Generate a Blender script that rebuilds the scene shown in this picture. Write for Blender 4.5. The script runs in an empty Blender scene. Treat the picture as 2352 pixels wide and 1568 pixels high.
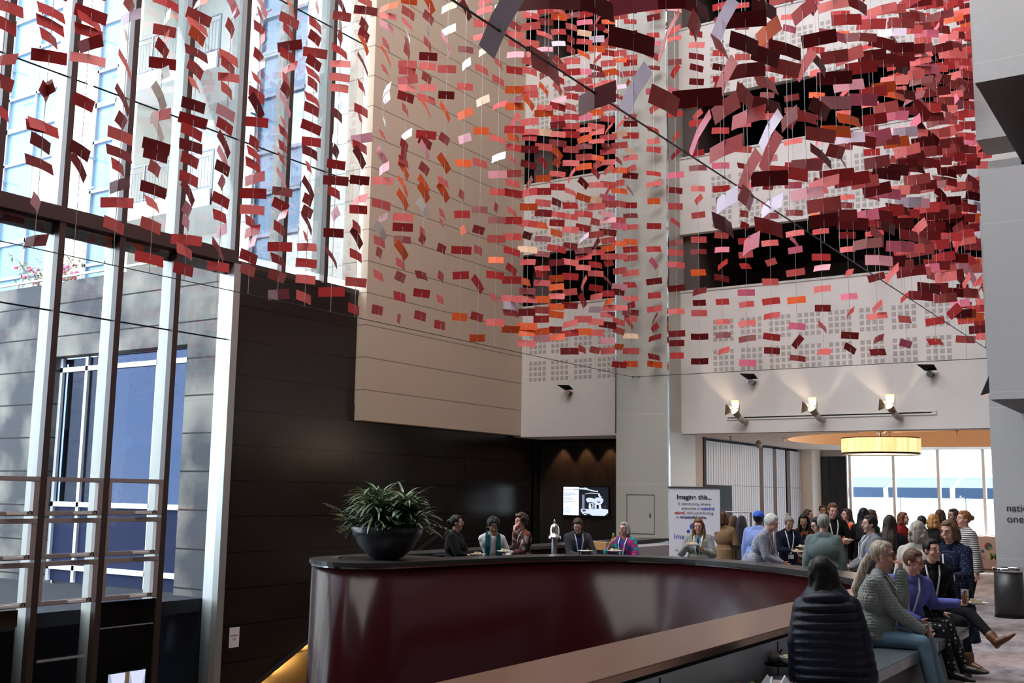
import bpy, bmesh, math, random
from mathutils import Vector, Matrix, Euler
import numpy as np
S = bpy.context.scene
COL = S.collection
PI = math.pi
rad = math.radians
# ------------------------------------------------------------------ camera
FPX, CAMZ = 2452.0, 1.85
PITCH, YAW, ROLL = rad(8.10), rad(33.54), rad(0.854)
F0 = Vector((-math.sin(YAW), math.cos(YAW), 0)); R0 = Vector((math.cos(YAW), math.sin(YAW), 0)); ZZ = Vector((0, 0, 1))
FW = F0*math.cos(PITCH)+ZZ*math.sin(PITCH); UU = ZZ*math.cos(PITCH)-F0*math.sin(PITCH)
RR = R0*math.cos(ROLL)+UU*math.sin(ROLL); UP = UU*math.cos(ROLL)-R0*math.sin(ROLL)
cam = bpy.data.cameras.new('camera'); co = bpy.data.objects.new('camera', cam); COL.objects.link(co)
co.location = (0, 0, CAMZ)
co.rotation_euler = Matrix((RR, UP, -FW)).transposed().to_euler()
cam.sensor_width = 36; cam.sensor_fit = 'HORIZONTAL'; cam.lens = FPX/2352*36; cam.clip_start = .05; cam.clip_end = 400
S.camera = co
# ------------------------------------------------------------------ light and exposure
S.view_settings.view_transform = 'Standard'; S.view_settings.look = 'None'
S.view_settings.exposure = 0.0; S.view_settings.gamma = 1; S.view_settings.use_curve_mapping = False
w = bpy.data.worlds.new('sky'); S.world = w; w.use_nodes = True
nt = w.node_tree; nt.nodes.clear()
out = nt.nodes.new('ShaderNodeOutputWorld'); bg = nt.nodes.new('ShaderNodeBackground')
tc = nt.nodes.new('ShaderNodeTexCoord'); nz = nt.nodes.new('ShaderNodeTexNoise'); rp = nt.nodes.new('ShaderNodeValToRGB')
nz.inputs['Scale'].default_value = 2.2; nz.inputs['Detail'].default_value = 5
rp.color_ramp.elements[0].position = .42; rp.color_ramp.elements[0].color = (.62, .79, 1, 1)
rp.color_ramp.elements[1].position = .62; rp.color_ramp.elements[1].color = (1, 1, 1, 1)
nt.links.new(tc.outputs['Generated'], nz.inputs['Vector']); nt.links.new(nz.outputs['Fac'], rp.inputs['Fac'])
nt.links.new(rp.outputs['Color'], bg.inputs['Color']); nt.links.new(bg.outputs[0], out.inputs[0])
bg.inputs['Strength'].default_value = 12.0
sun = bpy.data.lights.new('sun', 'SUN'); sun.energy = 9; sun.angle = rad(.6); sun.color = (1, .94, .84)
so = bpy.data.objects.new('sun', sun); COL.objects.link(so)
so.rotation_euler = Vector((-.32, -.80, -.62)).to_track_quat('-Z', 'Y').to_euler()
def area(name, loc, look, sx, sy, e, col=(1, 1, 1)):
    l = bpy.data.lights.new(name, 'AREA'); l.shape = 'RECTANGLE'; l.size = sx; l.size_y = sy; l.energy = e; l.color = col
    o = bpy.data.objects.new(name, l); COL.objects.link(o); o.location = loc
    o.rotation_euler = (Vector(look)-Vector(loc)).to_track_quat('-Z', 'Y').to_euler(); return o
area('added_top_light', (-7.5, 11.0, 21.5), (-7.5, 15.0, 0), 12, 18, 5200, (1, .97, .93))  # unseen area lamp added under the closed roof to brighten the atrium

# ------------------------------------------------------------------ materials
MATS = {}
def mat(name, c, r=.6, m=0.0, spec=.5, noise=0, ns=30, bump=0, bs=80, coat=0, em=0, emc=None, sheen=0):
    if name in MATS: return MATS[name]
    k = bpy.data.materials.new(name); k.use_nodes = True; n = k.node_tree; b = n.nodes['Principled BSDF']
    b.inputs['Base Color'].default_value = (*c, 1); b.inputs['Roughness'].default_value = r
    b.inputs['Metallic'].default_value = m; b.inputs['Specular IOR Level'].default_value = spec
    b.inputs['Coat Weight'].default_value = coat; b.inputs['Coat Roughness'].default_value = .05
    if sheen: b.inputs['Sheen Weight'].default_value = sheen
    if em: b.inputs['Emission Color'].default_value = (*(emc or c), 1); b.inputs['Emission Strength'].default_value = em
    if noise:
        t = n.nodes.new('ShaderNodeTexCoord'); x = n.nodes.new('ShaderNodeTexNoise'); x.inputs['Scale'].default_value = ns; x.inputs['Detail'].default_value = 6
        g = n.nodes.new('ShaderNodeMapRange'); g.inputs['To Min'].default_value = 1-noise; g.inputs['To Max'].default_value = 1+noise
        g.inputs['From Min'].default_value = .3; g.inputs['From Max'].default_value = .7
        v = n.nodes.new('ShaderNodeVectorMath'); v.operation = 'SCALE'; v.inputs[0].default_value = c
        n.links.new(t.outputs['Object'], x.inputs['Vector']); n.links.new(x.outputs['Fac'], g.inputs['Value'])
        n.links.new(g.outputs[0], v.inputs['Scale']); n.links.new(v.outputs[0], b.inputs['Base Color'])
    if bump:
        t = n.nodes.new('ShaderNodeTexCoord'); x = n.nodes.new('ShaderNodeTexNoise'); x.inputs['Scale'].default_value = bs; x.inputs['Detail'].default_value = 4
        u = n.nodes.new('ShaderNodeBump'); u.inputs['Strength'].default_value = bump; u.inputs['Distance'].default_value = .01
        n.links.new(t.outputs['Object'], x.inputs['Vector']); n.links.new(x.outputs['Fac'], u.inputs['Height']); n.links.new(u.outputs[0], b.inputs['Normal'])
    MATS[name] = k; return k
def mth(n, op, a, b=None, c=None):
    x = n.nodes.new('ShaderNodeMath'); x.operation = op
    for i, v in enumerate((a, b, c)):
        if v is None: continue
        if isinstance(v, (int, float)): x.inputs[i].default_value = v
        else: n.links.new(v, x.inputs[i])
    return x.outputs[0]
def mixc(n, fac, a, b):
    x = n.nodes.new('ShaderNodeMix'); x.data_type = 'RGBA'
    if isinstance(fac, (int, float)): x.inputs[0].default_value = fac
    else: n.links.new(fac, x.inputs[0])
    for i, v in ((6, a), (7, b)):
        if isinstance(v, tuple): x.inputs[i].default_value = (*v, 1)
        else: n.links.new(v, x.inputs[i])
    return x.outputs[2]
def panels(name, c, gc, ax, wu, wz, pu, pz, gw, r=.6, spec=.5, noise=.12, ns=40, coat=0, c2=None, streak=0):
    """stone or render cladding with recessed joints; ax is the horizontal world axis the joints step along"""
    k = bpy.data.materials.new(name); k.use_nodes = True; n = k.node_tree; b = n.nodes['Principled BSDF']
    g = n.nodes.new('ShaderNodeNewGeometry'); s = n.nodes.new('ShaderNodeSeparateXYZ'); n.links.new(g.outputs['Position'], s.inputs[0])
    z = mth(n, 'SUBTRACT', s.outputs['Z'], pz); u = mth(n, 'SUBTRACT', s.outputs[ax], pu)
    fz = mth(n, 'LESS_THAN', mth(n, 'FLOORED_MODULO', z, wz), gw); fu = mth(n, 'LESS_THAN', mth(n, 'FLOORED_MODULO', u, wu), gw*.6)
    gr = mth(n, 'MAXIMUM', fz, fu)
    x = n.nodes.new('ShaderNodeTexNoise'); x.inputs['Scale'].default_value = ns; x.inputs['Detail'].default_value = 8; n.links.new(g.outputs['Position'], x.inputs['Vector'])
    y = n.nodes.new('ShaderNodeTexNoise'); y.inputs['Scale'].default_value = .8; y.inputs['Detail'].default_value = 4; n.links.new(g.outputs['Position'], y.inputs['Vector'])
    lo = tuple(v*(1-noise) for v in c); hi = tuple(min(1, v*(1+noise)) for v in c)
    cc = mixc(n, x.outputs['Fac'], lo, hi)
    if c2: cc = mixc(n, mth(n, 'MULTIPLY', mth(n, 'SUBTRACT', y.outputs['Fac'], .4), 2.2), cc, c2)
    cc = mixc(n, gr, cc, gc); n.links.new(cc, b.inputs['Base Color'])
    b.inputs['Roughness'].default_value = r; b.inputs['Specular IOR Level'].default_value = spec; b.inputs['Coat Weight'].default_value = coat; b.inputs['Coat Roughness'].default_value = .08
    h = mth(n, 'SUBTRACT', 1.0, gr); bp = n.nodes.new('ShaderNodeBump'); bp.inputs['Distance'].default_value = .012; bp.inputs['Strength'].default_value = .7
    n.links.new(mth(n, 'ADD', h, mth(n, 'MULTIPLY', x.outputs['Fac'], .12)), bp.inputs['Height']); n.links.new(bp.outputs[0], b.inputs['Normal'])
    return k
def glass(name, tint=(1, 1, 1), ior=1.45, refl=1.0):
    k = bpy.data.materials.new(name); k.use_nodes = True; n = k.node_tree; n.nodes.clear()
    o = n.nodes.new('ShaderNodeOutputMaterial'); t = n.nodes.new('ShaderNodeBsdfTransparent'); t.inputs[0].default_value = (*tint, 1)
    g = n.nodes.new('ShaderNodeBsdfGlossy'); g.inputs['Roughness'].default_value = .01; f = n.nodes.new('ShaderNodeFresnel'); f.inputs[0].default_value = ior
    m = n.nodes.new('ShaderNodeMixShader'); n.links.new(mth(n, 'MULTIPLY', f.outputs[0], refl), m.inputs[0]); n.links.new(t.outputs[0], m.inputs[1]); n.links.new(g.outputs[0], m.inputs[2]); n.links.new(m.outputs[0], o.inputs[0])
    return k

# ------------------------------------------------------------------ mesh helpers
class MB:
    def __init__(s): s.v = []; s.f = []; s.mi = []; s.cur = 0
    def add(s, vs, fs):
        o = len(s.v); s.v += [tuple(v) for v in vs]
        for f in fs: s.f.append(tuple(o+i for i in f)); s.mi.append(s.cur)
        return s
    def box(s, x0, x1, y0, y1, z0, z1):
        return s.add([(x, y, z) for z in (z0, z1) for y in (y0, y1) for x in (x0, x1)], [(0, 2, 3, 1), (4, 5, 7, 6), (0, 1, 5, 4), (2, 6, 7, 3), (0, 4, 6, 2), (1, 3, 7, 5)])
    def obox(s, c, sx, sy, sz, m):
        vs = [Vector(c)+m @ Vector((x*sx/2, y*sy/2, z*sz/2)) for z in (-1, 1) for y in (-1, 1) for x in (-1, 1)]
        return s.add(vs, [(0, 2, 3, 1), (4, 5, 7, 6), (0, 1, 5, 4), (2, 6, 7, 3), (0, 4, 6, 2), (1, 3, 7, 5)])
    def prism(s, pts, z0, z1):
        n = len(pts)
        return s.add([(p[0], p[1], z0) for p in pts]+[(p[0], p[1], z1) for p in pts], [tuple(range(n-1, -1, -1)), tuple(range(n, 2*n))]+[(i, (i+1) % n, n+(i+1) % n, n+i) for i in range(n)])
    def extr(s, pts, d):
        n = len(pts); d = Vector(d)
        return s.add([Vector(p) for p in pts]+[Vector(p)+d for p in pts], [tuple(range(n-1, -1, -1)), tuple(range(n, 2*n))]+[(i, (i+1) % n, n+(i+1) % n, n+i) for i in range(n)])
    def cone(s, a, b, r0, r1, n=12, caps=True):
        a = Vector(a); b = Vector(b); d = (b-a).normalized(); u = d.orthogonal().normalized(); w2 = d.cross(u)
        vs = [a+(u*math.cos(t)+w2*math.sin(t))*r0 for t in [2*PI*i/n for i in range(n)]]+[b+(u*math.cos(t)+w2*math.sin(t))*r1 for t in [2*PI*i/n for i in range(n)]]
        fs = [(i, (i+1) % n, n+(i+1) % n, n+i) for i in range(n)]
        if caps: fs += [tuple(range(n-1, -1, -1)), tuple(range(n, 2*n))]
        return s.add(vs, fs)
    def tube(s, pts, r, n=8):
        pts = [Vector(p) for p in pts]; rs = r if isinstance(r, (list, tuple)) else [r]*len(pts); vs = []; u = None
        for i, p in enumerate(pts):
            d = (pts[min(i+1, len(pts)-1)]-pts[max(i-1, 0)]).normalized()
            u = d.orthogonal().normalized() if u is None else (u-d*u.dot(d)).normalized()
            w2 = d.cross(u)
            vs += [p+(u*math.cos(2*PI*j/n)+w2*math.sin(2*PI*j/n))*rs[i] for j in range(n)]
        fs = [(i*n+j, i*n+(j+1) % n, (i+1)*n+(j+1) % n, (i+1)*n+j) for i in range(len(pts)-1) for j in range(n)]
        fs += [tuple(range(n-1, -1, -1)), tuple(range((len(pts)-1)*n, len(pts)*n))]
        return s.add(vs, fs)
    def lathe(s, prof, c=(0, 0, 0), n=24):
        vs = [(c[0]+r*math.cos(2*PI*j/n), c[1]+r*math.sin(2*PI*j/n), c[2]+z) for r, z in prof for j in range(n)]
        return s.add(vs, [(i*n+j, i*n+(j+1) % n, (i+1)*n+(j+1) % n, (i+1)*n+j) for i in range(len(prof)-1) for j in range(n)])
    def ell(s, c, r, m=None, nu=14, nv=9):
        c = Vector(c); vs = []
        for i in range(nv+1):
            ph = PI*i/nv
            for j in range(nu):
                v = Vector((r[0]*math.sin(ph)*math.cos(2*PI*j/nu), r[1]*math.sin(ph)*math.sin(2*PI*j/nu), r[2]*math.cos(ph)))
                if m: v = m @ v
                vs.append(c+v)
        return s.add(vs, [(i*nu+j, (i+1)*nu+j, (i+1)*nu+(j+1) % nu, i*nu+(j+1) % nu) for i in range(nv) for j in range(nu)])
    def strip(s, pts, w2, nrm, th=.002):
        """flat ribbon along pts"""
        pts = [Vector(p) for p in pts]; vs = []
        for i, p in enumerate(pts):
            d = (pts[min(i+1, len(pts)-1)]-pts[max(i-1, 0)]).normalized(); nn = Vector(nrm[i] if isinstance(nrm, list) else nrm).normalized(); sd = d.cross(nn).normalized()*w2/2
            vs += [p-sd, p+sd, p+sd+nn*th, p-sd+nn*th]
        fs = []
        for i in range(len(pts)-1):
            for j in range(4): fs.append((i*4+j, i*4+(j+1) % 4, (i+1)*4+(j+1) % 4, (i+1)*4+j))
        fs += [(3, 2, 1, 0), tuple(range(len(vs)-4, len(vs)))]
        return s.add(vs, fs)
    def mesh(s, name, mats, smooth=False, bevel=0):
        me = bpy.data.meshes.new(name); me.from_pydata(s.v, [], s.f)
        for k in (mats if isinstance(mats, (list, tuple)) else [mats]): me.materials.append(k)
        me.polygons.foreach_set('material_index', s.mi)
        bm = bmesh.new(); bm.from_mesh(me); bmesh.ops.remove_doubles(bm, verts=bm.verts, dist=1e-5)
        bmesh.ops.recalc_face_normals(bm, faces=bm.faces)
        if bevel: bmesh.ops.bevel(bm, geom=[e for e in bm.edges if e.is_manifold and e.calc_face_angle(0) > .6], offset=bevel, segments=2, affect='EDGES', clamp_overlap=True)
        bm.to_mesh(me); bm.free()
        if smooth: me.polygons.foreach_set('use_smooth', [True]*len(me.polygons))
        me.update(); return me
    def obj(s, name, mats, parent=None, smooth=False, bevel=0, **kw):
        o = bpy.data.objects.new(name, s.mesh(name, mats, smooth, bevel)); COL.objects.link(o)
        if parent is not None: o.parent = parent
        for a, b in kw.items(): o[a] = b
        return o
def empty(name, loc=(0, 0, 0), rz=0, parent=None, **kw):
    o = bpy.data.objects.new(name, None); COL.objects.link(o); o.location = loc; o.rotation_euler = (0, 0, rz); o.empty_display_size = .1
    if parent is not None: o.parent = parent
    for a, b in kw.items(): o[a] = b
    return o
def thing(name, label, cat, loc=(0, 0, 0), rz=0, group=None):
    o = empty(name, loc, rz, label=label, category=cat)
    if group: o['group'] = group
    return o
def struct(mb, name, m, parent=None, **k):
    o = mb.obj(name, m, parent, **k)
    if parent is None: o['kind'] = 'structure'
    return o
def sempty(name): return empty(name, kind='structure')
def label(o, l, c, g=None):
    o['label'] = l; o['category'] = c
    if g: o['group'] = g
    return o
def text(s, size, loc, rot, m, name, parent=None, align='CENTER', bold=0):
    cu = bpy.data.curves.new(name, 'FONT'); cu.body = s; cu.size = size; cu.align_x = align; cu.extrude = .001; cu.offset = bold
    o = bpy.data.objects.new(name+'_tmp', cu); COL.objects.link(o)
    dg = bpy.context.evaluated_depsgraph_get(); me = bpy.data.meshes.new_from_object(o.evaluated_get(dg)); bpy.data.objects.remove(o)
    me.materials.clear(); me.materials.append(m); q = bpy.data.objects.new(name, me); COL.objects.link(q); q.location = loc; q.rotation_euler = rot
    if parent is not None: q.parent = parent
    return q
def ray(x, y):
    return FW+RR*((x-1176)/FPX)-UP*((y-784)/FPX)
def atD(x, y, D):
    d = ray(x, y); return Vector((0, 0, CAMZ))+d*(D/d.dot(F0))
# ================================================================== THE SETTING
granite = panels('dark_granite', (.022, .017, .015), (.005, .004, .004), 'Y', 4.05, .66, 17.1, .02, .022, r=.17, spec=.30, noise=.5, ns=60)
granite_out = panels('grey_granite_outside', (.055, .055, .060), (.022, .022, .022), 'X', 40, .72, 0, .0, .03, r=.85, spec=.1, noise=.4, ns=45, c2=(.30, .27, .22))  # paler second tone brightened to stand in for sun on the granite
cream = panels('cream_stone_cladding', (.60, .475, .365), (.27, .21, .16), 'Y', 80, .70, 0, 3.98, .022, r=.7, noise=.05, ns=25)
cream_out = panels('cream_render_outside', (.82, .78, .70), (.40, .36, .30), 'X', 60, .70, 0, 3.98, .02, r=.8, noise=.04, ns=25)
white_wall = mat('warm_white_plaster', (.76, .72, .695), .7, noise=.02, ns=2)
grey_stone = panels('grey_green_stone', (.52, .52, .47), (.62, .61, .57), 'X', 60, 1.62, 0, .5, .018, r=.45, noise=.05, ns=20)
pier_stone = panels('pale_grey_stone', (.47, .465, .47), (.56, .56, .56), 'X', 60, 2.5, 0, .9, .014, r=.55, noise=.05, ns=14)
beige = mat('beige_plaster', (.46, .36, .29), .6, noise=.06, ns=5)
black = mat('matt_black', (.008, .008, .009), .6, spec=.12)
blackgl = mat('gloss_black', (.006, .006, .007), .08, spec=.6)
ceilm = mat('ceiling_white', (.80, .76, .70), .8)
brown = mat('bronze_brown_frame', (.055, .034, .030), .4, m=.2)
fin = mat('pale_aluminium_fin', (.24, .24, .215), .5, m=.2)
sashm = mat('pinkish_grey_sash_frame', (.33, .27, .26), .45, m=.2)
chrome = mat('polished_steel', (.75, .75, .76), .15, m=1)
gl = glass('window_glass', (.93, .96, .97), 1.45, .75)
gl_dark = glass('tinted_glass', (.30, .36, .50), 1.45, .25)
XA, XC, YB = -15.35, -15.12, 23.3

# floor: mottled carpet
k = bpy.data.materials.new('mottled_carpet'); k.use_nodes = True; n = k.node_tree; b = n.nodes['Principled BSDF']
g = n.nodes.new('ShaderNodeNewGeometry'); mp = n.nodes.new('ShaderNodeMapping'); mp.inputs['Scale'].default_value = (1.1, .55, 1); mp.inputs['Rotation'].default_value = (0, 0, .5)
n.links.new(g.outputs['Position'], mp.inputs[0])
x = n.nodes.new('ShaderNodeTexNoise'); x.inputs['Scale'].default_value = 2.4; x.inputs['Detail'].default_value = 9; x.inputs['Roughness'].default_value = .7; n.links.new(mp.outputs[0], x.inputs['Vector'])
y = n.nodes.new('ShaderNodeTexNoise'); y.inputs['Scale'].default_value = .7; n.links.new(g.outputs['Position'], y.inputs['Vector'])
r1 = n.nodes.new('ShaderNodeValToRGB'); r1.color_ramp.elements[0].position = .38; r1.color_ramp.elements[0].color = (.13, .12, .14, 1); r1.color_ramp.elements[1].position = .58; r1.color_ramp.elements[1].color = (.42, .38, .40, 1)
n.links.new(x.outputs['Fac'], r1.inputs[0])
cc = mixc(n, mth(n, 'MULTIPLY', mth(n, 'SUBTRACT', y.outputs['Fac'], .35), 1.6), r1.outputs[0], (.42, .28, .22)); n.links.new(cc, b.inputs['Base Color']); b.inputs['Roughness'].default_value = .95
carpet = k
# upper floor slab as a polygon with the stair void cut out
rail_out = [(-3.29, 11.75), (-3.85, 12.41), (-4.57, 13.0), (-5.32, 13.45), (-6.01, 13.70), (-6.71, 13.72), (-7.30, 13.50), (-7.73, 13.05), (-8.05, 12.3), (-8.25, 11.5), (-8.40, 10.7), (-8.52, 10.15), (-8.75, 9.88), (-9.1, 9.82), (-9.5, 9.98), (-9.8, 10.30), (-9.87, 10.7)]
def smooth_path(p, k=4):
    p = [Vector((*q, 0)) for q in p]; o = []
    for i in range(len(p)-1):
        a = p[max(i-1, 0)]; b_ = p[i]; c = p[i+1]; d = p[min(i+2, len(p)-1)]
        for j in range(k):
            t = j/k; o.append(.5*((2*b_)+(c-a)*t+(2*a-5*b_+4*c-d)*t*t+(3*b_-a-3*c+d)*t**3))
    o.append(p[-1]); return o
void_edge = smooth_path(rail_out)
def offset(path, d):
    o = []
    for i, p in enumerate(path):
        t = (path[min(i+1, len(path)-1)]-path[max(i-1, 0)]).normalized(); o.append(p+Vector((t.y, -t.x, 0))*d)
    return o
# slab pieces: near side, far side (behind curved balustrade), all top at z=0
m = MB(); m.box(-2.5, 6, -4, 11.7, -.4, 0)
far = [(p.x, p.y) for p in void_edge]
m.prism([(-2.5, 11.7), (-3.29, 11.75)]+far[1:]+[(-9.87, 20.2), (-9.87, 34), (6, 34), (6, 11.7)], -.4, 0)
m.box(XA, -9.87, 20.2, 34, -.4, 0)
struct(m, 'floor', carpet)
m = MB(); m.box(XA, 6, -6, 26, -4.6, -4.5); struct(m, 'floor_lower', mat('lower_floor_timber', (.12, .07, .045), .35, noise=.2, ns=6))

# back wall B: parapets
def parapet(z0, z1, x0, x1, y=YB):
    m = MB(); m.box(x0, x1, y, y+.18, z0, z1)
    o = struct(m, 'wall_back', white_wall)
    c = MB(); c.box(x0, x1, y-.02, y+.20, z1, z1+.05); c.obj('capping', mat('parapet_cap', (.62, .60, .58), .5), o)
    return o
grille = mat('perforated_grille', (.50, .465, .45), .7)
LV = [(3.3, 6.68), (8.12, 10.0), (11.48, 13.32), (14.8, 16.7)]
for i, (z0, z1) in enumerate(LV):
    for (x0, x1, gx) in ((XA, -12.0, [-14.89, -14.22, -13.54, -12.86]), (-10.6, -2.2, [-9.77+.68*q for q in range(8)])):
        o = parapet(z0, z1, x0, x1)
        if i == 3: continue
        if i == 0: rows = [5.96, 5.25]
        elif i == 1: rows = [9.44, 8.72]
        else: rows = [12.71, 12.0]
        for gz in rows:
            for xx in gx:
                m = MB()
                for a in range(4):
                    for c in range(4):
                        m.box(xx+a*.137, xx+a*.137+.088, YB-.004, YB+.01, gz-c*.14-.095, gz-c*.14)
                        for e in range(3): m.box(xx+a*.137+.006, xx+a*.137+.082, YB-.007, YB-.003, gz-c*.14-.080+e*.026, gz-c*.14-.069+e*.026)
                m.obj('perforated_grille', grille, o)
# dark gallery interiors behind the parapets
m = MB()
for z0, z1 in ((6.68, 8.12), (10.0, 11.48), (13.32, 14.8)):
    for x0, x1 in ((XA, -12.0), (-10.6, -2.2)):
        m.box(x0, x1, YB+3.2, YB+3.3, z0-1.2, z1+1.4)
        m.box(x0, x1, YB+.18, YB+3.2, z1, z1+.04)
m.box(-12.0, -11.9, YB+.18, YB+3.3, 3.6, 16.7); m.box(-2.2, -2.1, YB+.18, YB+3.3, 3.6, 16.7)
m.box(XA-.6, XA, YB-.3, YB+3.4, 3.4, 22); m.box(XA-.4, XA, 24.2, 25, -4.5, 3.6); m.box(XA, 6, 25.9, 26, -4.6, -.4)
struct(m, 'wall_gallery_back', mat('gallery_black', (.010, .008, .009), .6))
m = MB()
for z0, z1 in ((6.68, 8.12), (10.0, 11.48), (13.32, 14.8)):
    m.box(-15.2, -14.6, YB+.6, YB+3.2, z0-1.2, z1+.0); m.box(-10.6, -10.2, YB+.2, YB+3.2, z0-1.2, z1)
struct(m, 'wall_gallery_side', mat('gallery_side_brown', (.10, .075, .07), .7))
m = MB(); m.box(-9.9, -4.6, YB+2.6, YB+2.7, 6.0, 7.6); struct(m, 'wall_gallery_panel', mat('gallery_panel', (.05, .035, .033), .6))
# column
m = MB(); m.box(-11.98, -10.60, 22.62, 24.1, -.4, 18); col = struct(m, 'column', grey_stone)
m = MB(); m.box(-10.625, -10.59, 22.60, 22.64, -.4, 18); m.obj('edge_strip', chrome, col)
m = MB(); m.box(-12.0, -11.965, 22.60, 22.64, 3.3, 18); m.obj('edge_strip', chrome, col)
m = MB(); m.box(-11.70, -11.685, 22.612, 22.62, .98, 1.86); m.box(-10.99, -10.975, 22.612, 22.62, .98, 1.86); m.box(-11.7, -10.975, 22.612, 22.62, 1.86, 1.875); m.box(-11.7, -10.975, 22.612, 22.62, .965, .98)
hd = m.obj('access_hatch', mat('hatch_gap', (.12, .12, .115), .6), col)
m = MB(); m.box(-11.10, -11.08, 22.60, 22.62, 1.35, 1.44); m.obj('hatch_lock', black, hd)
m = MB(); m.box(-10.75, -10.64, 24.1, 24.6, -.4, 3.3); struct(m, 'wall_column_return', beige)
m = MB(); m.box(-10.64, -10.62, 22.9, 24.6, 0, 3.3); struct(m, 'wall_column_side', beige)
# left wall: granite, cream, glass
m = MB(); m.box(XA-.3, XA, 13.62, 17.1, -4.5, 6.05); m.box(XA-.3, XA, 17.1, 24.3, -4.5, 3.7); struct(m, 'wall_left', granite)
m = MB(); m.box(XA-.5, XC, 17.12, YB, 3.34, 18); struct(m, 'wall_left_upper', cream)
m = MB(); m.box(XA-.28, XA+.004, 13.62, 17.12, 6.05, 6.16); struct(m, 'trim_1', brown)
# ceiling under gallery with round recess
CZ = 3.3
cx_, cy_, cr = -5.4, 27.6, 3.9
m = MB()
n_ = 64; rect = (-15.35, YB+.0, 6, 34)
inn = []; outp = []
for i in range(n_):
    t = 2*PI*i/n_; dx, dy = math.cos(t), math.sin(t)
    inn.append((cx_+cr*dx, cy_+cr*dy, CZ))
    s_ = min([q for q in ((rect[2]-cx_)/dx if dx > 1e-6 else 1e9, (rect[0]-cx_)/dx if dx < -1e-6 else 1e9, (rect[3]-cy_)/dy if dy > 1e-6 else 1e9, (rect[1]-cy_)/dy if dy < -1e-6 else 1e9) if q > 0])
    outp.append((cx_+dx*s_, cy_+dy*s_, CZ))
m.add(inn+outp, [(i, (i+1) % n_, n_+(i+1) % n_, n_+i) for i in range(n_)])
# corners of the rectangle
for cxn, cyn in ((rect[0], rect[1]), (rect[2], rect[1]), (rect[0], rect[3]), (rect[2], rect[3])):
    best = sorted(range(n_), key=lambda i: (outp[i][0]-cxn)**2+(outp[i][1]-cyn)**2)
    onx_ = [i for i in best if abs(outp[i][0]-cxn) < 1e-3][:1]; ony_ = [i for i in best if abs(outp[i][1]-cyn) < 1e-3][:1]
    if onx_ and ony_ and onx_ != ony_: m.add([outp[onx_[0]], outp[ony_[0]], (cxn, cyn, CZ)], [(0, 1, 2)])
ceil = struct(m, 'ceiling', ceilm)
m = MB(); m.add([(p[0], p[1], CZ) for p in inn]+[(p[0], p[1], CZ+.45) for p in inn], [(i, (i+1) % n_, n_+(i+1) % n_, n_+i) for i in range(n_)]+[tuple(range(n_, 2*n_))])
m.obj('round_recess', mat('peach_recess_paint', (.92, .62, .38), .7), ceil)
m = MB(); m.box(XA, 6, 26.9, 34, 3.80, 3.9); m.box(XA, 6, YB+.18, 34, 3.9, 4.0); struct(m, 'ceiling_slab', black)
# room behind
m = MB(); m.box(XA, -12.0, 24.75, 24.9, 0, CZ); struct(m, 'wall_curtain_recess', black)
# curtain of dark folds
m = MB()
for i in range(62):
    xx = XA+.05+i*.0535; m.cone((xx, 24.62, .0), (xx, 24.62, 3.22), .034, .034, 8)
cur = m.obj('curtain', mat('black_brown_velvet', (.016, .010, .008), .7, sheen=.2), None, smooth=True); label(cur, 'full height black brown curtain in folds behind the wall screen', 'curtain')
for i, xx in enumerate((-14.6, -13.9, -13.2, -12.5)):
    l = bpy.data.lights.new('curtain_downlight', 'SPOT'); l.energy = 9; l.spot_size = 1.3; l.color = (1, .45, .18); l.shadow_soft_size = .03
    o = bpy.data.objects.new('curtain_downlight', l); COL.objects.link(o); o.location = (xx, 24.45, 3.26); o.rotation_euler = (rad(-8), 0, 0)
# operable wall panels
pm = mat('pale_blue_grey_panel', (.52, .53, .58), .45)
def panelwall(y0, y1, x, nm):
    m = MB(); m.box(x-.1, x, y0, y1, 0, 3.22); o = struct(m, nm, pm)
    m = MB(); k_ = int((y1-y0)/.16)
    for i in range(k_+1): m.box(x-.004, x+.002, y0+i*.16, y0+i*.16+.016, 0.02, 3.2)
    m.box(x-.004, x+.002, y0, y1, 2.13, 2.14); m.obj('panel_groove', mat('panel_groove', (.06, .06, .07), .7), o)
    return o
panelwall(24.75, 28.45, -10.62, 'wall_panel'); panelwall(28.72, 29.5, -10.62, 'wall_panel'); panelwall(29.78, 30.55, -10.62, 'wall_panel'); panelwall(30.95, 31.9, -10.62, 'wall_panel')
m = MB(); m.box(-10.9, -10.74, 24.6, 32.0, 0, 3.3); m.box(-10.64, -10.6, 24.6, 24.75, 0, 3.3); m.box(-10.62, -10.605, 24.76, 26.4, 0, 2.13)
struct(m, 'wall_panel_backing', black)
m = MB(); m.box(-11.1, -10.3, 32.0, 33.0, 0, 3.3); m.box(-10.3, -9.55, 32.98, 33.1, 0, 3.3); struct(m, 'wall_far_left', mat('far_white', (.75, .73, .70), .7))
m = MB(); m.box(-10.28, -9.52, 32.80, 32.92, 0, 3.12); struct(m, 'door_1', blackgl)
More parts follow.
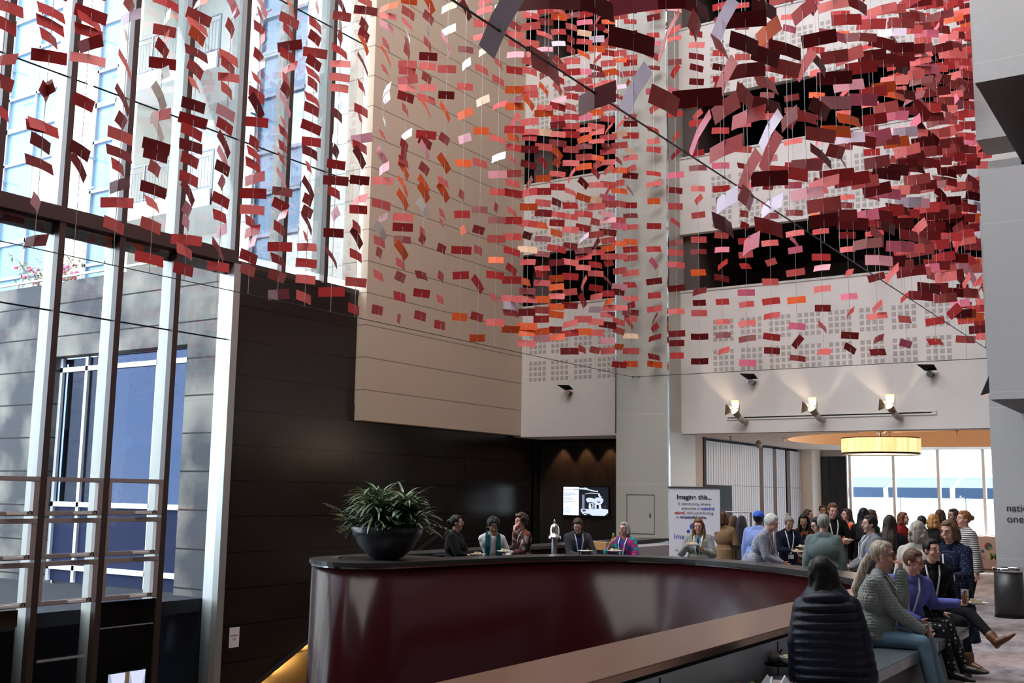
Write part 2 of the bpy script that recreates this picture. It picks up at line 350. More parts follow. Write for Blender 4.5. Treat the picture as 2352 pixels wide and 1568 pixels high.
# far windows
wf = sempty('window_2')
wfm = mat('white_window_frame', (.82, .82, .80), .5)
xs = [-9.45, -8.16, -6.9, -5.67, -4.4, -3.1]
m = MB(); m.box(-3.06, 6, 32.95, 33.1, 0, CZ); struct(m, 'wall_far', mat('far_wall_dark', (.12, .11, .10), .7))
for xx in xs:
    m = MB(); m.box(xx-.04, xx+.04, 32.95, 33.12, 0, CZ); m.obj('mullion', wfm, wf)
m = MB(); m.box(-9.45, -3.1, 32.97, 33.1, .82, .90); m.obj('sill_bar', wfm, wf)
for i in range(len(xs)-1):
    m = MB(); m.box(xs[i]+.04, xs[i+1]-.04, 33.03, 33.04, 0, CZ); m.obj('pane', gl, wf)
m = MB(); m.box(-2.2, 6, YB, YB+.15, 3.3, 17); struct(m, 'wall_back_right', white_wall)
m = MB(); m.box(6, 6.1, -4, 34, -4.6, 17); m.box(-16, 6, -4.1, -4, -4.6, 17)
struct(m, 'wall_right', mat('lobby_wall', (.10, .09, .085), .7))
m = MB(); m.box(XA, 6.1, -4.1, 24, 17.0, 17.2) if False else m.box(XA-1.0, 6.1, -4.1, 34.2, 22.0, 22.2)
m.box(-2.2, 6.1, -4, YB, 17, 17.1); m.box(XA-.5, 6.1, YB+3.3, YB+3.4, 3.9, 22); m.box(5.9, 6.1, -4, 34, 17, 22); m.box(XA-1, 6.1, -4.2, -4.1, 17, 22)
struct(m, 'sun_block_roof', mat('sun_block_white', (.7, .7, .7), .8))  # opaque roof out of view, added to keep the sun out of the atrium
# right hand boxes and pier
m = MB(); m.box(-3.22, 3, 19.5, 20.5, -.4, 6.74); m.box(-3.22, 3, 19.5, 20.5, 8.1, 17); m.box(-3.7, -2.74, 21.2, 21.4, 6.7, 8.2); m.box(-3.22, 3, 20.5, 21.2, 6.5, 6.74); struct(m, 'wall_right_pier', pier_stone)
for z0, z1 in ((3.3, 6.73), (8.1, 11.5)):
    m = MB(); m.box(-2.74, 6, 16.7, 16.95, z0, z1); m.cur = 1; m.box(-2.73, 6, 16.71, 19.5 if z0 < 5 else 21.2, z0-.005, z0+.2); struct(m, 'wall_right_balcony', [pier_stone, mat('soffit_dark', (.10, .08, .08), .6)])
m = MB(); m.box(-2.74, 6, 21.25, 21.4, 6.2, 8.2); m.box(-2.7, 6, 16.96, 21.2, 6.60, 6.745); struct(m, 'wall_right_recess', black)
for s_, z_ in (('natio', 1.68), ('one', 1.50)):
    o = text(s_, .17, (-3.03 if s_ == 'natio' else -3.03, 19.49, z_), (PI/2, 0, 0), mat('black_lettering', (.02, .02, .02), .5), 'wall_lettering', None, 'LEFT')
    label(o, {'natio': "black wall letters reading 'natio' on the grey pier", 'one': "black wall letters reading 'one' on the grey pier"}[s_], 'lettering')

# glazed wall A
ws = sempty('window_1')
MY = [8.8-1.13*1, 8.8, 9.93, 11.06, 12.25]
YS = [7.67, 8.80, 9.93, 11.06, 12.25, 13.56, 14.78, 15.98, 17.1]
for i, yy in enumerate(YS):
    zb = -4.5 if yy < 13.6 else 6.1
    if yy > 17: continue
    m = MB(); m.box(XA-.28, XA-.03, yy-.05, yy+.05, zb, 18); m.obj('exterior_fin', fin, ws)
    m = MB(); m.box(XA-.02, XA+.10, yy-.055, yy+.055, zb, 18); m.obj('mullion', brown, ws)
m = MB(); m.box(XA-.3, XA, -4, 5.4, -4.6, 18); struct(m, 'wall_left_near', granite)
for i, yy in enumerate([0.9+1.13*q for q in range(4, 6)]):
    m = MB(); m.box(XA-.28, XA-.03, yy-.05, yy+.05, -4.5, 18); m.obj('exterior_fin', fin, ws)
    m = MB(); m.box(XA-.02, XA+.10, yy-.055, yy+.055, -4.5, 18); m.obj('mullion', brown, ws)
m = MB(); m.box(XA-.03, XA+.12, .5, 13.6, 6.06, 6.30); m.box(XA-.30, XA-.03, .5, 13.6, 6.0, 6.10); m.obj('transom', brown, ws)
m = MB(); m.box(XA-.12, XA-.05, .5, 13.5, 5.86, 6.0); m.obj('blind_box', black, ws)
m = MB(); m.box(XA-.26, XA+.13, 13.50, 13.66, -4.5, 6.06); m.obj('end_frame', mat('end_frame_metal', (.42, .42, .40), .35, m=.5), ws)
for zz in (4.62, 8.5, 11.72):
    m = MB(); m.box(XA-.02, XA-.005, .5, 13.5 if zz < 6 else 17.1, zz-.012, zz+.012); m.obj('glazing_joint', black, ws)
yy_all = [0.9+1.13*q for q in range(4, 6)]+YS
for i in range(len(yy_all)-1):
    a, b_ = yy_all[i]+.05, yy_all[i+1]-.05
    m = MB(); m.box(XA-.015, XA-.010, a, b_, 6.3 if a > 6 else 6.3, 18); m.obj('pane', gl, ws)
    if b_ < 13.6: m = MB(); m.box(XA-.015, XA-.010, a, b_, -4.5, 6.06); m.obj('pane', gl, ws)
# opening sashes: three rows in each bay left of the clear one
bays = [(7.67, 8.80), (8.80, 9.93), (9.93, 11.06), (11.06, 12.25)]
rows = [(1.40, 2.0), (.74, 1.36), (.03, .70)]
for a, b_ in bays:
    for z0, z1 in rows:
        y0, y1 = a+.055, b_-.055
        fr = MB(); X0, X1 = XA+.0, XA+.10
        fr.box(X0, X1, y0, y1, z1-.07, z1); fr.box(X0, X1, y0, y1, z0, z0+.07); fr.box(X0, X1, y0, y0+.06, z0+.07, z1-.07); fr.box(X0, X1, y1-.09, y1, z0+.07, z1-.07)
        q = fr.obj('sash', sashm, ws, bevel=.006)
        h = MB(); h.box(X1, X1+.05, (y0+y1)/2-.02, (y0+y1)/2+.30, z0+.015, z0+.06); h.obj('winder_box', mat('winder_white', (.70, .66, .64), .4), q, bevel=.004)
        h = MB(); yc = (y0+y1)/2+.31; h.tube([(X1+.03, yc, z0+.03), (X1+.04, yc+.03, z0+.075), (X1+.04, yc+.07, z0+.07), (X1+.03, yc+.08, z0+.02)], .008, 6); h.obj('winder_cord', black, q)
# below the sashes
m = MB(); m.box(XA-.03, XA+.06, 11.12, 12.2, -1.0, .0); m.box(XA-.03, XA+.06, 11.12, 12.2, -3, -1.0); m.box(XA-.03, XA+.06, 11.12, 12.2, -4.5, -3); sp = m.obj('spandrel_panel', blackgl, ws)
m = MB(); m.box(XA+.06, XA+.065, 11.14, 12.18, -.42, -.40); m.obj('panel_joint', mat('grey_line', (.25, .25, .27), .4), sp)
m = MB(); m.box(XA-.05, XA+.05, 7.75, 9.7, -.25, .0); m.box(XA-.05, XA+.05, 7.7, 8.72, -4.5, -.5) ; m.obj('dark_door_panel', mat('dark_olive_panel', (.035, .028, .012), .3), ws)
t = thing('wall_screen', 'bright screen at the bottom left showing tied white curtains at a window', 'screen', (XA+.07, 11.72, -1.55))
m = MB(); m.box(0, .02, -.40, .36, -.42, .42); m.obj('casing', black, t)
m = MB(); m.box(.02, .024, -.38, .34, -.40, .40); s1 = m.obj('picture', mat('screen_sky_blue', (.01, .01, .01), .4, em=.75, emc=(.50, .60, .80)), t)
for sd in (-1, 1):
    m = MB()
    for i in range(7):
        ya = -.02+sd*(.05+i*.045); m.add([(.026+.001*(i % 2), ya, .40), (.026+.001*(i % 2), ya+.042, .40), (.026+.001*(i % 2), -.02+sd*(.30-.02*i), -.40), (.026+.001*(i % 2), -.02+sd*(.27-.02*i), -.40)], [(0, 1, 2, 3)])
    m.obj('pictured_curtain', mat('screen_curtain_white', (.01, .01, .01), .4, em=1.0, emc=(.72, .76, 1)), s1)
m = MB(); m.box(.028, .030, -.06, .02, -.40, .40); m.obj('pictured_frame', mat('screen_frame_brown', (.01, .01, .01), .4, em=.35, emc=(.42, .25, .16)), s1)
m = MB(); m.box(XA+.06, XA+.065, 10.06, 10.9, -.82, -.78); m.obj('reflected_bar', mat('grey_line', (.25, .25, .27), .4), ws)
# notice on the granite
t = thing('paper_notice', 'white paper notice with Surnames lettering taped to the dark granite wall', 'notice')
m = MB(); m.box(XA+.001, XA+.004, 13.94, 14.18, -1.02, -.66); m.obj('sheet', mat('paper_white', (.78, .74, .78), .8), t)
text('Surnames', .048, (XA+.005, 14.06, -.82), (PI/2, 0, PI/2), mat('ink_black', (.02, .02, .025), .6), 'lettering', t)
text('L-Z', .05, (XA+.005, 14.06, -.89), (PI/2, 0, PI/2), MATS['ink_black'], 'lettering', t)

# ------------------------------------------------------------------ courtyard and neighbouring building
m = MB(); m.box(-45, XA-.3, -4, 13.6, -.35, -.12); struct(m, 'floor_courtyard', mat('courtyard_paving', (.03, .032, .037), .9, spec=.1, noise=.2, ns=8))
m = MB(); m.box(-22, -21.9, -4, 13.6, -4.6, -.35); m.box(-22, XA-.3, -4, 13.6, -4.7, -4.6); m.box(-22, XA-.3, -4.1, -4, -4.6, -.3); m.box(-22, XA-.3, 13.5, 13.6, -4.6, -.13)
struct(m, 'wall_lower_level', mat('lower_level_dark', (.03, .035, .05), .5))
m = MB(); m.box(-45.2, -45, -4, 17.2, -.3, 30); struct(m, 'wall_outside_west', cream_out)
# lower granite block with curtain glazing
m = MB(); YG = 13.6
m.box(-45, -20.9, YG, YG+.35, -4.5, 6.26); m.box(-20.9, -16.55, YG, YG+.35, 4.62, 6.26); m.box(-16.55, XA-.28, YG, YG+.35, -4.5, 6.26)
m.box(-45, XA-.3, YG+.35, 17.2, 6.1, 6.2)
gw_ = struct(m, 'wall_outside_granite', granite_out)
m = MB(); m.box(-45, XA-.3, YG-.05, YG+.02, 6.34, 6.38)
for i in range(16): m.box(-40+i*1.6, -39.97+i*1.6, YG-.04, YG+.01, 6.26, 6.34)
m.obj('coping_rail', mat('rail_pale', (.7, .7, .68), .4, m=.5), gw_)
m = MB()
for z_ in (1.48, 1.8): pass
for xx in (-20.9, -20.02, -17.7): m.box(xx, xx+.09, YG+.20, YG+.30, -.1, 4.6)
for z_ in (4.30, 1.44, .14): m.box(-20.9, -16.55, YG+.20, YG+.30, z_, z_+.10)
fo = sempty('window_3'); m.obj('window_frame', mat('bright_white_frame', (.6, .6, .64), .5), fo)
m = MB(); m.box(-20.9, -16.55, YG+.26, YG+.265, 1.5, 4.6); m.obj('pane', gl_dark, fo)
m = MB(); m.box(-20.9, -16.55, YG+.26, YG+.27, -.1, 1.45); m.obj('spandrel_panel', mat('slate_blue_panel', (.014, .019, .045), .7, spec=.08), fo)
m = MB(); m.box(-20.9, -16.6, YG+2.9, YG+3.0, -.1, 4.6); m.box(-20.9, -20.8, YG+.4, YG+3, -.1, 4.6); m.box(-16.55, -16.45, YG+.4, YG+3, -.1, 4.6); m.box(-20.9, -16.5, YG+.36, YG+3, 4.5, 4.6); m.box(-20.9, -16.5, YG+.36, YG+3, -.2, -.1)
struct(m, 'wall_outside_room', mat('office_dark', (.05, .055, .07), .6))
t = thing('shelf_unit', 'grey green shelf unit inside the dark office across the courtyard', 'shelf', (-17.4, YG+1.6, -.1))
m = MB()
for z_ in (.6, 1.35, 2.05, 2.75): m.box(-.75, .75, -.2, .2, z_, z_+.04)
m.obj('shelf_boards', mat('shelf_green', (.35, .42, .40), .6), t)
m = MB(); [m.box(x_, x_+.05, -.2, .2, 0, 2.8) for x_ in (-.75, .1, .7)]; m.obj('uprights', MATS['shelf_green'], t)
m = MB(); m.box(-19.55, -19.25, YG+.9, YG+.92, 2.66, 2.90); label(m.obj('exit_sign', mat('teal_sign', (.03, .22, .25), .5, em=.35)), 'small teal exit sign hanging inside the office across the courtyard', 'sign')
# upper block facade
YU = 17.2
m = MB()
cols = [(-45, -29.7, 'w'), (-29.7, -27.2, 'g'), (-27.2, -25.4, 'w'), (-25.4, -23.8, 'g'), (-23.8, -23.6, 'w'), (-23.6, -19.75, 'b'), (-19.75, -18.95, 'w'), (-18.95, -17.3, 'g'), (-17.3, XA-.5, 'w')]
floors = [5.4, 8.85, 12.3, 15.75, 19.2]
fac = sempty('wall_outside_upper')
for x0, x1, t_ in cols:
    if t_ == 'w': m.box(x0, x1, YU, YU+.3, 6.15, 22)
m.box(-45, XA-.5, YU+3.0, YU+3.2, 6, 22)
m.obj('cladding', cream_out, fac)
sky_gl = mat('window_painted_sky', (.12, .22, .34), .12, spec=.55)  # blue of the reflected sky painted into the pane colour
bluef = mat('blue_grey_frame', (.28, .32, .38), .4)
for x0, x1, t_ in cols:
    for fz in floors:
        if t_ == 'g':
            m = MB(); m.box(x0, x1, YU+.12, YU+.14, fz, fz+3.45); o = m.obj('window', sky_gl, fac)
            m = MB()
            for x_ in (x0, (x0*.45+x1*.55), x1-.07): m.box(x_, x_+.07, YU+.04, YU+.13, fz, fz+3.45)
            for z_ in (.0, .95, 2.35, 3.38): m.box(x0, x1, YU+.04, YU+.13, fz+z_, fz+z_+.08)
            m.obj('window_frame', bluef, o)
            m = MB(); m.box((x0*.5+x1*.5), x1-.1, YU+.10, YU+.115, fz+1.05, fz+2.3); m.obj('drawn_blind', mat('cream_curtain', (.75, .74, .66), .8), o)
            m = MB(); m.box(x0+.1, x0+.6, YU-.25, YU-.2, fz+.95, fz+1.0); m.box(x0+.1, x0+.14, YU-.25, YU+.1, fz+1.9, fz+1.94); m.obj('window_stay', bluef, o)
        if t_ == 'b':
            m = MB(); m.box(x0, x1, YU-.55, YU+3, fz-.28, fz); m.box(x0, x1, YU-.6, YU-.5, fz-.30, fz+.12); o = m.obj('balcony_slab', mat('balcony_white', (.74, .73, .70), .7), fac)
            m = MB(); m.tube([(x0, YU-.53, fz+1.1), (x1, YU-.53, fz+1.1)], .025, 6); m.tube([(x0, YU-.53, fz+.95), (x1, YU-.53, fz+.95)], .015, 6); m.tube([(x0, YU-.53, fz+.2), (x1, YU-.53, fz+.2)], .02, 6)
            for i in range(34): m.box(x0+i*.115, x0+i*.115+.012, YU-.536, YU-.524, fz+.15, fz+.95)
            for i in range(4): m.box(x0+i*1.28, x0+i*1.28+.04, YU-.55, YU-.51, fz, fz+1.1)
            m.obj('railing', mat('blue_grey_railing', (.16, .18, .22), .4, m=.5), o)
            m = MB(); m.box(x1-1.55, x1-.1, YU+1.5, YU+1.55, fz, fz+2.6); d_ = m.obj('balcony_door', sky_gl, o)
            m = MB(); [m.cone((x1-1.3+i*.07, YU+1.45, fz), (x1-1.3+i*.07, YU+1.45, fz+2.5), .035, .035, 6) for i in range(12)]; m.obj('curtain', MATS['cream_curtain'], d_, smooth=True)
            m = MB(); m.box(x0, x1-1.6, YU+1.5, YU+1.6, fz, fz+3.2); m.box(x1-1.6, x1, YU+1.5, YU+1.6, fz+2.6, fz+3.2); m.box(x0, x0+.1, YU, YU+1.6, fz, fz+3.2); m.obj('recess_wall', mat('recess_cream', (.6, .58, .52), .8), o)
# beyond the far windows
m = MB(); m.box(-30, 12, 33.2, 60, -.6, -.5); struct(m, 'ground', mat('street_paving', (.55, .54, .52), .9))
bo = thing('street_building', 'pale sunlit building across the street behind the far windows', 'building')
m = MB(); m.box(-34, 2, 52, 53, -.5, 14); m.obj('facade', mat('street_facade', (.88, .86, .82), .8), bo)
for i in range(12):
    for j in range(3):
        m = MB(); m.box(-32+i*2.8, -30.6+i*2.8, 51.93, 52.0, .6+j*3.6, 2.6+j*3.6); m.obj('window', mat('street_window', (.35, .5, .6), .2), bo)
for i in range(6):
    x0 = -13.2+i*2.05
    t = thing('awning', 'navy street awning, '+['first', 'second', 'third', 'fourth', 'fifth', 'sixth'][i]+' from the left outside the far windows', 'awning', (0, 0, 0), 0, 'navy awnings outside the far windows')
    m = MB(); m.extr([(x0, 37.4, 2.55), (x0+1.9, 37.4, 2.55), (x0+1.9, 36.0, 2.2), (x0, 36.0, 2.2)], (0, 0, .03)); m.box(x0, x0+1.9, 35.98, 36.0, 1.9, 2.22); m.obj('canopy', mat('navy_awning', (.03, .07, .15), .7), t)
    m = MB(); m.extr([(x0+.05, 36.0, 2.2), (x0+.05, 37.4, 2.55), (x0+.45, 36.7, 2.2)], (0, 0, .03)); m.obj('light_gusset', wfm, t)
    m = MB(); m.box(x0+.02, x0+.06, 37.4, 37.44, -.5, 2.55); m.obj('post', bluef, t)
m = MB(); m.box(-22, 6, 37.6, 37.7, 3.0, 3.05)
# ================================================================== BALUSTRADES, FURNITURE, FITTINGS
maroon = mat('maroon_lacquer', (.026, .0035, .005), .17, spec=.14)
capm = mat('dark_stone_cap', (.035, .034, .035), .28, spec=.5)
RZ = 1.0
inner = offset(void_edge, .0)
def ribbon(path, w_, z0, z1):
    q = offset(path, w_); n = len(path); m = MB()
    vs = [(p.x, p.y, z) for z in (z0, z1) for p in path]+[(p.x, p.y, z) for z in (z0, z1) for p in q]
    fs = []
    for i in range(n-1):
        fs += [(i, i+1, n+i+1, n+i), (2*n+i, 3*n+i, 3*n+i+1, 2*n+i+1), (n+i, n+i+1, 3*n+i+1, 3*n+i), (i, 2*n+i, 2*n+i+1, i+1)]
    fs += [(0, n, 3*n, 2*n), (n-1, 3*n-1, 4*n-1, 2*n-1)]
    return m.add(vs, fs)
full = void_edge+[Vector((-9.88, 11.2, 0)), Vector((-9.88, 12.0, 0)), Vector((-9.88, 13.0, 0)), Vector((-9.88, 14.2, 0)), Vector((-9.88, 16.4, 0)), Vector((-9.88, 20.1, 0))]
t = thing('curved_balustrade', 'glossy maroon curved balustrade with a black stone ledge around the stair void', 'balustrade')
ribbon(offset(full, -.035), .455, -4.4, RZ-.05).obj('curved_panel', maroon, t, smooth=False)
bpy.data.objects['curved_panel'].data.polygons.foreach_set('use_smooth', [abs(p.normal.z) < .5 for p in bpy.data.objects['curved_panel'].data.polygons])
ribbon(offset(full, -.06), .51, RZ-.05, RZ).obj('ledge', capm, t)
m = MB(); m.prism([(-8.85, 10.2), (-8.66, 11.6), (-9.60, 11.6), (-9.60, 10.6), (-9.3, 10.2)], RZ-.05, RZ-.002); m.obj('ledge_end_slab', capm, t)
m = ribbon(offset(full, -.040), .01, RZ-.075, RZ-.055); m.obj('shadow_gap_trim', chrome, t)
# stair flight below the balustrade, beside the granite wall
t = thing('staircase', 'timber staircase descending along the dark granite wall with a warm lit handrail', 'staircase')
m = MB()
for i in range(30):
    yy = 20.1-i*.30; z_ = -.144*(i+1); m.box(XA+.05, XA+1.9, yy-.30, yy, z_-.17, z_)
m.obj('steps', mat('stair_timber', (.16, .09, .05), .4), t)
m = MB(); m.extr([(XA+.03, 20.1, .87), (XA+.03, 12.6, -2.72), (XA+.03, 12.6, -2.66), (XA+.03, 20.1, .93)], (.07, 0, 0)); m.obj('handrail', mat('handrail_black', (.02, .018, .018), .3), t)
for i in range(6):
    l = bpy.data.lights.new('handrail_light', 'AREA'); l.shape = 'RECTANGLE'; l.size = .03; l.size_y = .8; l.energy = 45; l.color = (1, .62, .16)
    o = bpy.data.objects.new('handrail_light', l); COL.objects.link(o); yy = 17.0-i*.8; o.location = (XA+.10, yy, -.33-(17.6-yy)*.478+.0-.05); o.rotation_euler = (rad(25.5)*-1*-1, rad(28), 0)
# near balustrade with the wide bronze handrail
t = thing('straight_balustrade', 'straight grey panelled balustrade with a broad bronze handrail beside the tables', 'balustrade')
m = MB(); m.box(-2.93, -2.55, -2.0, 11.6, 0, RZ-.09); m.obj('panel', mat('grey_balustrade_panel', (.50, .50, .54), .45), t)
m = MB(); [m.box(-2.549, -2.545, y_, y_+.008, 0.02, RZ-.1) for y_ in (1.7, 3.5, 5.3, 7.1, 8.9, 10.7)]; m.obj('panel_joint', black, t)
m = MB(); m.box(-2.96, -2.56, -2.0, 11.6, RZ-.09, RZ-.045); m.obj('shadow_gap', black, t)
m = MB(); m.box(-3.03, -2.48, -2.0, 11.7, RZ-.045, RZ)
bz = mat('brushed_bronze', (.33, .20, .135), .26, m=.85, noise=.06, ns=25); m.obj('handrail_cap', bz, t, bevel=.006)
m = MB(); m.box(-3.0, -2.92, -2.0, 11.7, -4.4, RZ-.05); m.obj('void_side_panel', maroon, t)
# tables (dark stone tops) along the near balustrade
slate = panels('veined_dark_stone', (.07, .08, .09), (.07, .08, .09), 'X', 90, 90, 0, 0, .0, r=.22, noise=.9, ns=5, c2=(.16, .18, .20))
tabs = [(1.6, 3.45), (3.47, 5.40), (5.42, 7.34), (7.36, 9.28), (9.30, 10.5)]
wh = ['under the bowls nearest the camera', 'second nearest, in front of the puffer jacket woman', 'holding the white bowls and the puffer jacket woman', 'under the woman in pale jeans', 'furthest, under the woman with brown boots']
for i, (y0, y1) in enumerate(tabs):
    t = thing('buffet_table', 'dark veined stone buffet table, '+wh[i], 'table', (-2.24, (y0+y1)/2, 0), 0, 'buffet tables')
    d_ = (y1-y0)/2
    m = MB(); m.box(-.235, .25, -d_, d_, .64, .72); m.obj('tabletop', slate, t, bevel=.004)
    m = MB(); m.box(-.22, .20, -d_+.03, d_-.03, .06, .64); m.obj('base_cabinet', mat('cabinet_charcoal', (.016, .016, .018), .5), t)
    m = MB(); m.box(-.2, .16, -d_+.06, d_-.06, 0, .06); m.obj('plinth', black, t)
# TV
t = thing('television', 'wall screen showing a white text column and champagne being poured into glasses', 'screen', (-13.87, 24.5, 1.68))
m = MB(); m.box(-.69, .69, 0, .05, -.385, .385); m.obj('casing', black, t)
def em(name, c, s): return mat(name, (.01, .01, .01), .4, em=s, emc=c)
scr_w = em('screen_white', (.80, .90, 1), 1.25); scr_b = em('screen_black', (.02, .025, .04), .6); scr_g = em('screen_glassware', (.75, .85, 1), 1.0); scr_t = em('screen_grey_text', (.45, .55, .72), .9)
m = MB(); m.box(-.67, -.20, -.004, 0, -.365, .365); s1 = m.obj('text_column', scr_w, t)
m = MB(); m.box(-.20, .67, -.004, 0, -.365, .365); s2 = m.obj('picture_panel', scr_b, t)
m = MB(); m.box(-.10, -.03, -.007, -.004, -.18, .17); m.obj('picture_stripe', em('screen_dim_blue', (.35, .40, .6), .7), s2)
text('Weddings by', .040, (-.65, -.006, .29), (PI/2, 0, 0), em('screen_dark_text', (.22, .26, .62), .7), 'screen_text', s1, 'LEFT')
m = MB(); [m.box(-.38+i*.033, -.355+i*.033, -.006, -.004, .29, .312) for i in range(5)]; m.obj('blurred_word', MATS['screen_dark_text'], s1)
for j, (z_, w_) in enumerate(((.20, .33), (.165, .38), (.13, .21), (.07, .28), (.035, .23), (-.025, .30), (-.06, .09))):
    m = MB(); m.box(-.65, -.65+w_, -.006, -.004, z_, z_+.013); m.obj('blurred_text_line', scr_t, s1)
m = MB()
for j in range(28):
    a0, a1 = 2*PI*j/28, 2*PI*(j+1)/28
    m.add([(-.55+.09*math.cos(a0), -.006, -.26+.09*math.sin(a0)), (-.55+.09*math.cos(a1), -.006, -.26+.09*math.sin(a1)), (-.55+.08*math.cos(a1), -.006, -.26+.08*math.sin(a1)), (-.55+.08*math.cos(a0), -.006, -.26+.08*math.sin(a0))], [(0, 1, 2, 3)])
m.obj('round_emblem', scr_t, s1); text('W', .10, (-.55, -.006, -.297), (PI/2, 0, 0), scr_t, 'emblem_letter', s1)
m = MB(); Y_ = -.008
def blobp(pts): m.add([(x, Y_, z) for x, z in pts], [tuple(range(len(pts)))])
def px_(pts): blobp([(-.67+(x-170)*.000657, .365-(y-185)*.000586) for x, y in pts])
px_([(1215, 740), (1250, 670), (1400, 650), (1560, 680), (1600, 760), (1560, 860), (1480, 920), (1350, 900), (1260, 830)]); px_([(1590, 700), (1700, 640), (1880, 635), (1990, 700), (1990, 800), (1930, 900), (1800, 960), (1660, 960), (1560, 860)])
px_([(1360, 900), (1330, 1090), (1380, 1170), (1480, 1170), (1430, 920)]); px_([(1500, 900), (1510, 1170), (1545, 1170), (1560, 900)]); px_([(1600, 940), (1610, 1170), (1690, 1170), (1690, 950)]); px_([(1790, 950), (1870, 920), (1920, 1150), (1800, 1170)])
px_([(980, 1180), (1020, 1130), (1370, 1160), (1900, 1120), (2200, 1150), (2210, 1290), (2050, 1430), (1500, 1430), (1330, 1340), (1180, 1420), (1050, 1340), (985, 1240)])
px_([(880, 215), (1050, 225), (1200, 205), (1350, 280), (1660, 350), (1750, 330), (1740, 400), (1600, 385), (1300, 320), (1050, 285), (880, 275)]); px_([(1170, 480), (1450, 430), (1780, 460), (1700, 480), (1450, 465), (1170, 495)]); px_([(1750, 430), (1830, 470), (1900, 640), (1820, 640), (1760, 520)])
for x, y in ((1620, 620), (1930, 590), (2060, 1035)): px_([(x-15, y), (x, y-18), (x+15, y), (x, y+18)])
m.obj('glassware_picture', scr_g, s2)
m = MB(); Y_ = -.010
for q_ in ([(1290, 840), (1540, 840), (1470, 900), (1340, 890)], [(1690, 810), (1880, 805), (1800, 880)], [(1010, 1180), (1200, 1170), (1220, 1240), (1100, 1270)], [(1100, 1320), (1290, 1330), (1200, 1370)]): px_(q_)
m.obj('glass_shadows', em('screen_shadow_violet', (.10, .08, .30), .7), s2)
# drum pendant
t = thing('drum_pendant', 'large round pleated drum pendant lamp glowing amber under the ceiling recess', 'lamp', (-6.53, 25.32, 0))
lx, ly = -6.53, 25.32
m = MB(); n_ = 120; R_ = .86
vs = []
for z_ in (2.90, 3.22):
    for j in range(n_):
        r_ = R_+(.012 if j % 2 else -.012); vs.append((r_*math.cos(2*PI*j/n_), r_*math.sin(2*PI*j/n_), z_))
m.add(vs, [(j, (j+1) % n_, n_+(j+1) % n_, n_+j) for j in range(n_)])
k = bpy.data.materials.new('glowing_pleated_shade'); k.use_nodes = True; n = k.node_tree; b = n.nodes['Principled BSDF']; g = n.nodes.new('ShaderNodeTexCoord'); x = n.nodes.new('ShaderNodeTexNoise'); x.inputs['Scale'].default_value = 1; mp = n.nodes.new('ShaderNodeMapping'); mp.inputs['Scale'].default_value = (9, 9, .6)
n.links.new(g.outputs['Object'], mp.inputs[0]); n.links.new(mp.outputs[0], x.inputs['Vector'])
ec = mixc(n, mth(n, 'MULTIPLY', mth(n, 'SUBTRACT', x.outputs['Fac'], .35), 3), (1, .50, .17), (1, .80, .50)); n.links.new(ec, b.inputs['Emission Color']); b.inputs['Emission Strength'].default_value = 1.25; b.inputs['Base Color'].default_value = (.6, .4, .2, 1)
m.obj('pleated_shade', k, t)
m = MB(); m.lathe([(R_+.02, 3.22), (R_+.025, 3.24), (R_-.02, 3.24)], n=64); m.lathe([(R_+.02, 2.86), (R_+.025, 2.90), (R_-.02, 2.90), (R_-.02, 2.86), (R_+.02, 2.86)], n=64); m.obj('rim', mat('dark_bronze', (.05, .03, .02), .3, m=.6), t)
m = MB(); m.lathe([(0, 2.88), (R_-.02, 2.88)], n=64); m.obj('diffuser', em('warm_diffuser', (1, .62, .28), 1.6), t)
m = MB(); m.cone((0, 0, 3.24), (0, 0, 3.4), .02, .02, 8); m.cone((0, 0, 3.36), (0, 0, 3.42), .09, .12, 16); m.obj('stem', MATS['dark_bronze'], t)
l = bpy.data.lights.new('pendant_glow', 'POINT'); l.energy = 330; l.color = (1, .80, .56); l.shadow_soft_size = .5
o = bpy.data.objects.new('pendant_glow', l); COL.objects.link(o); o.location = (lx, ly+.2, 3.55)
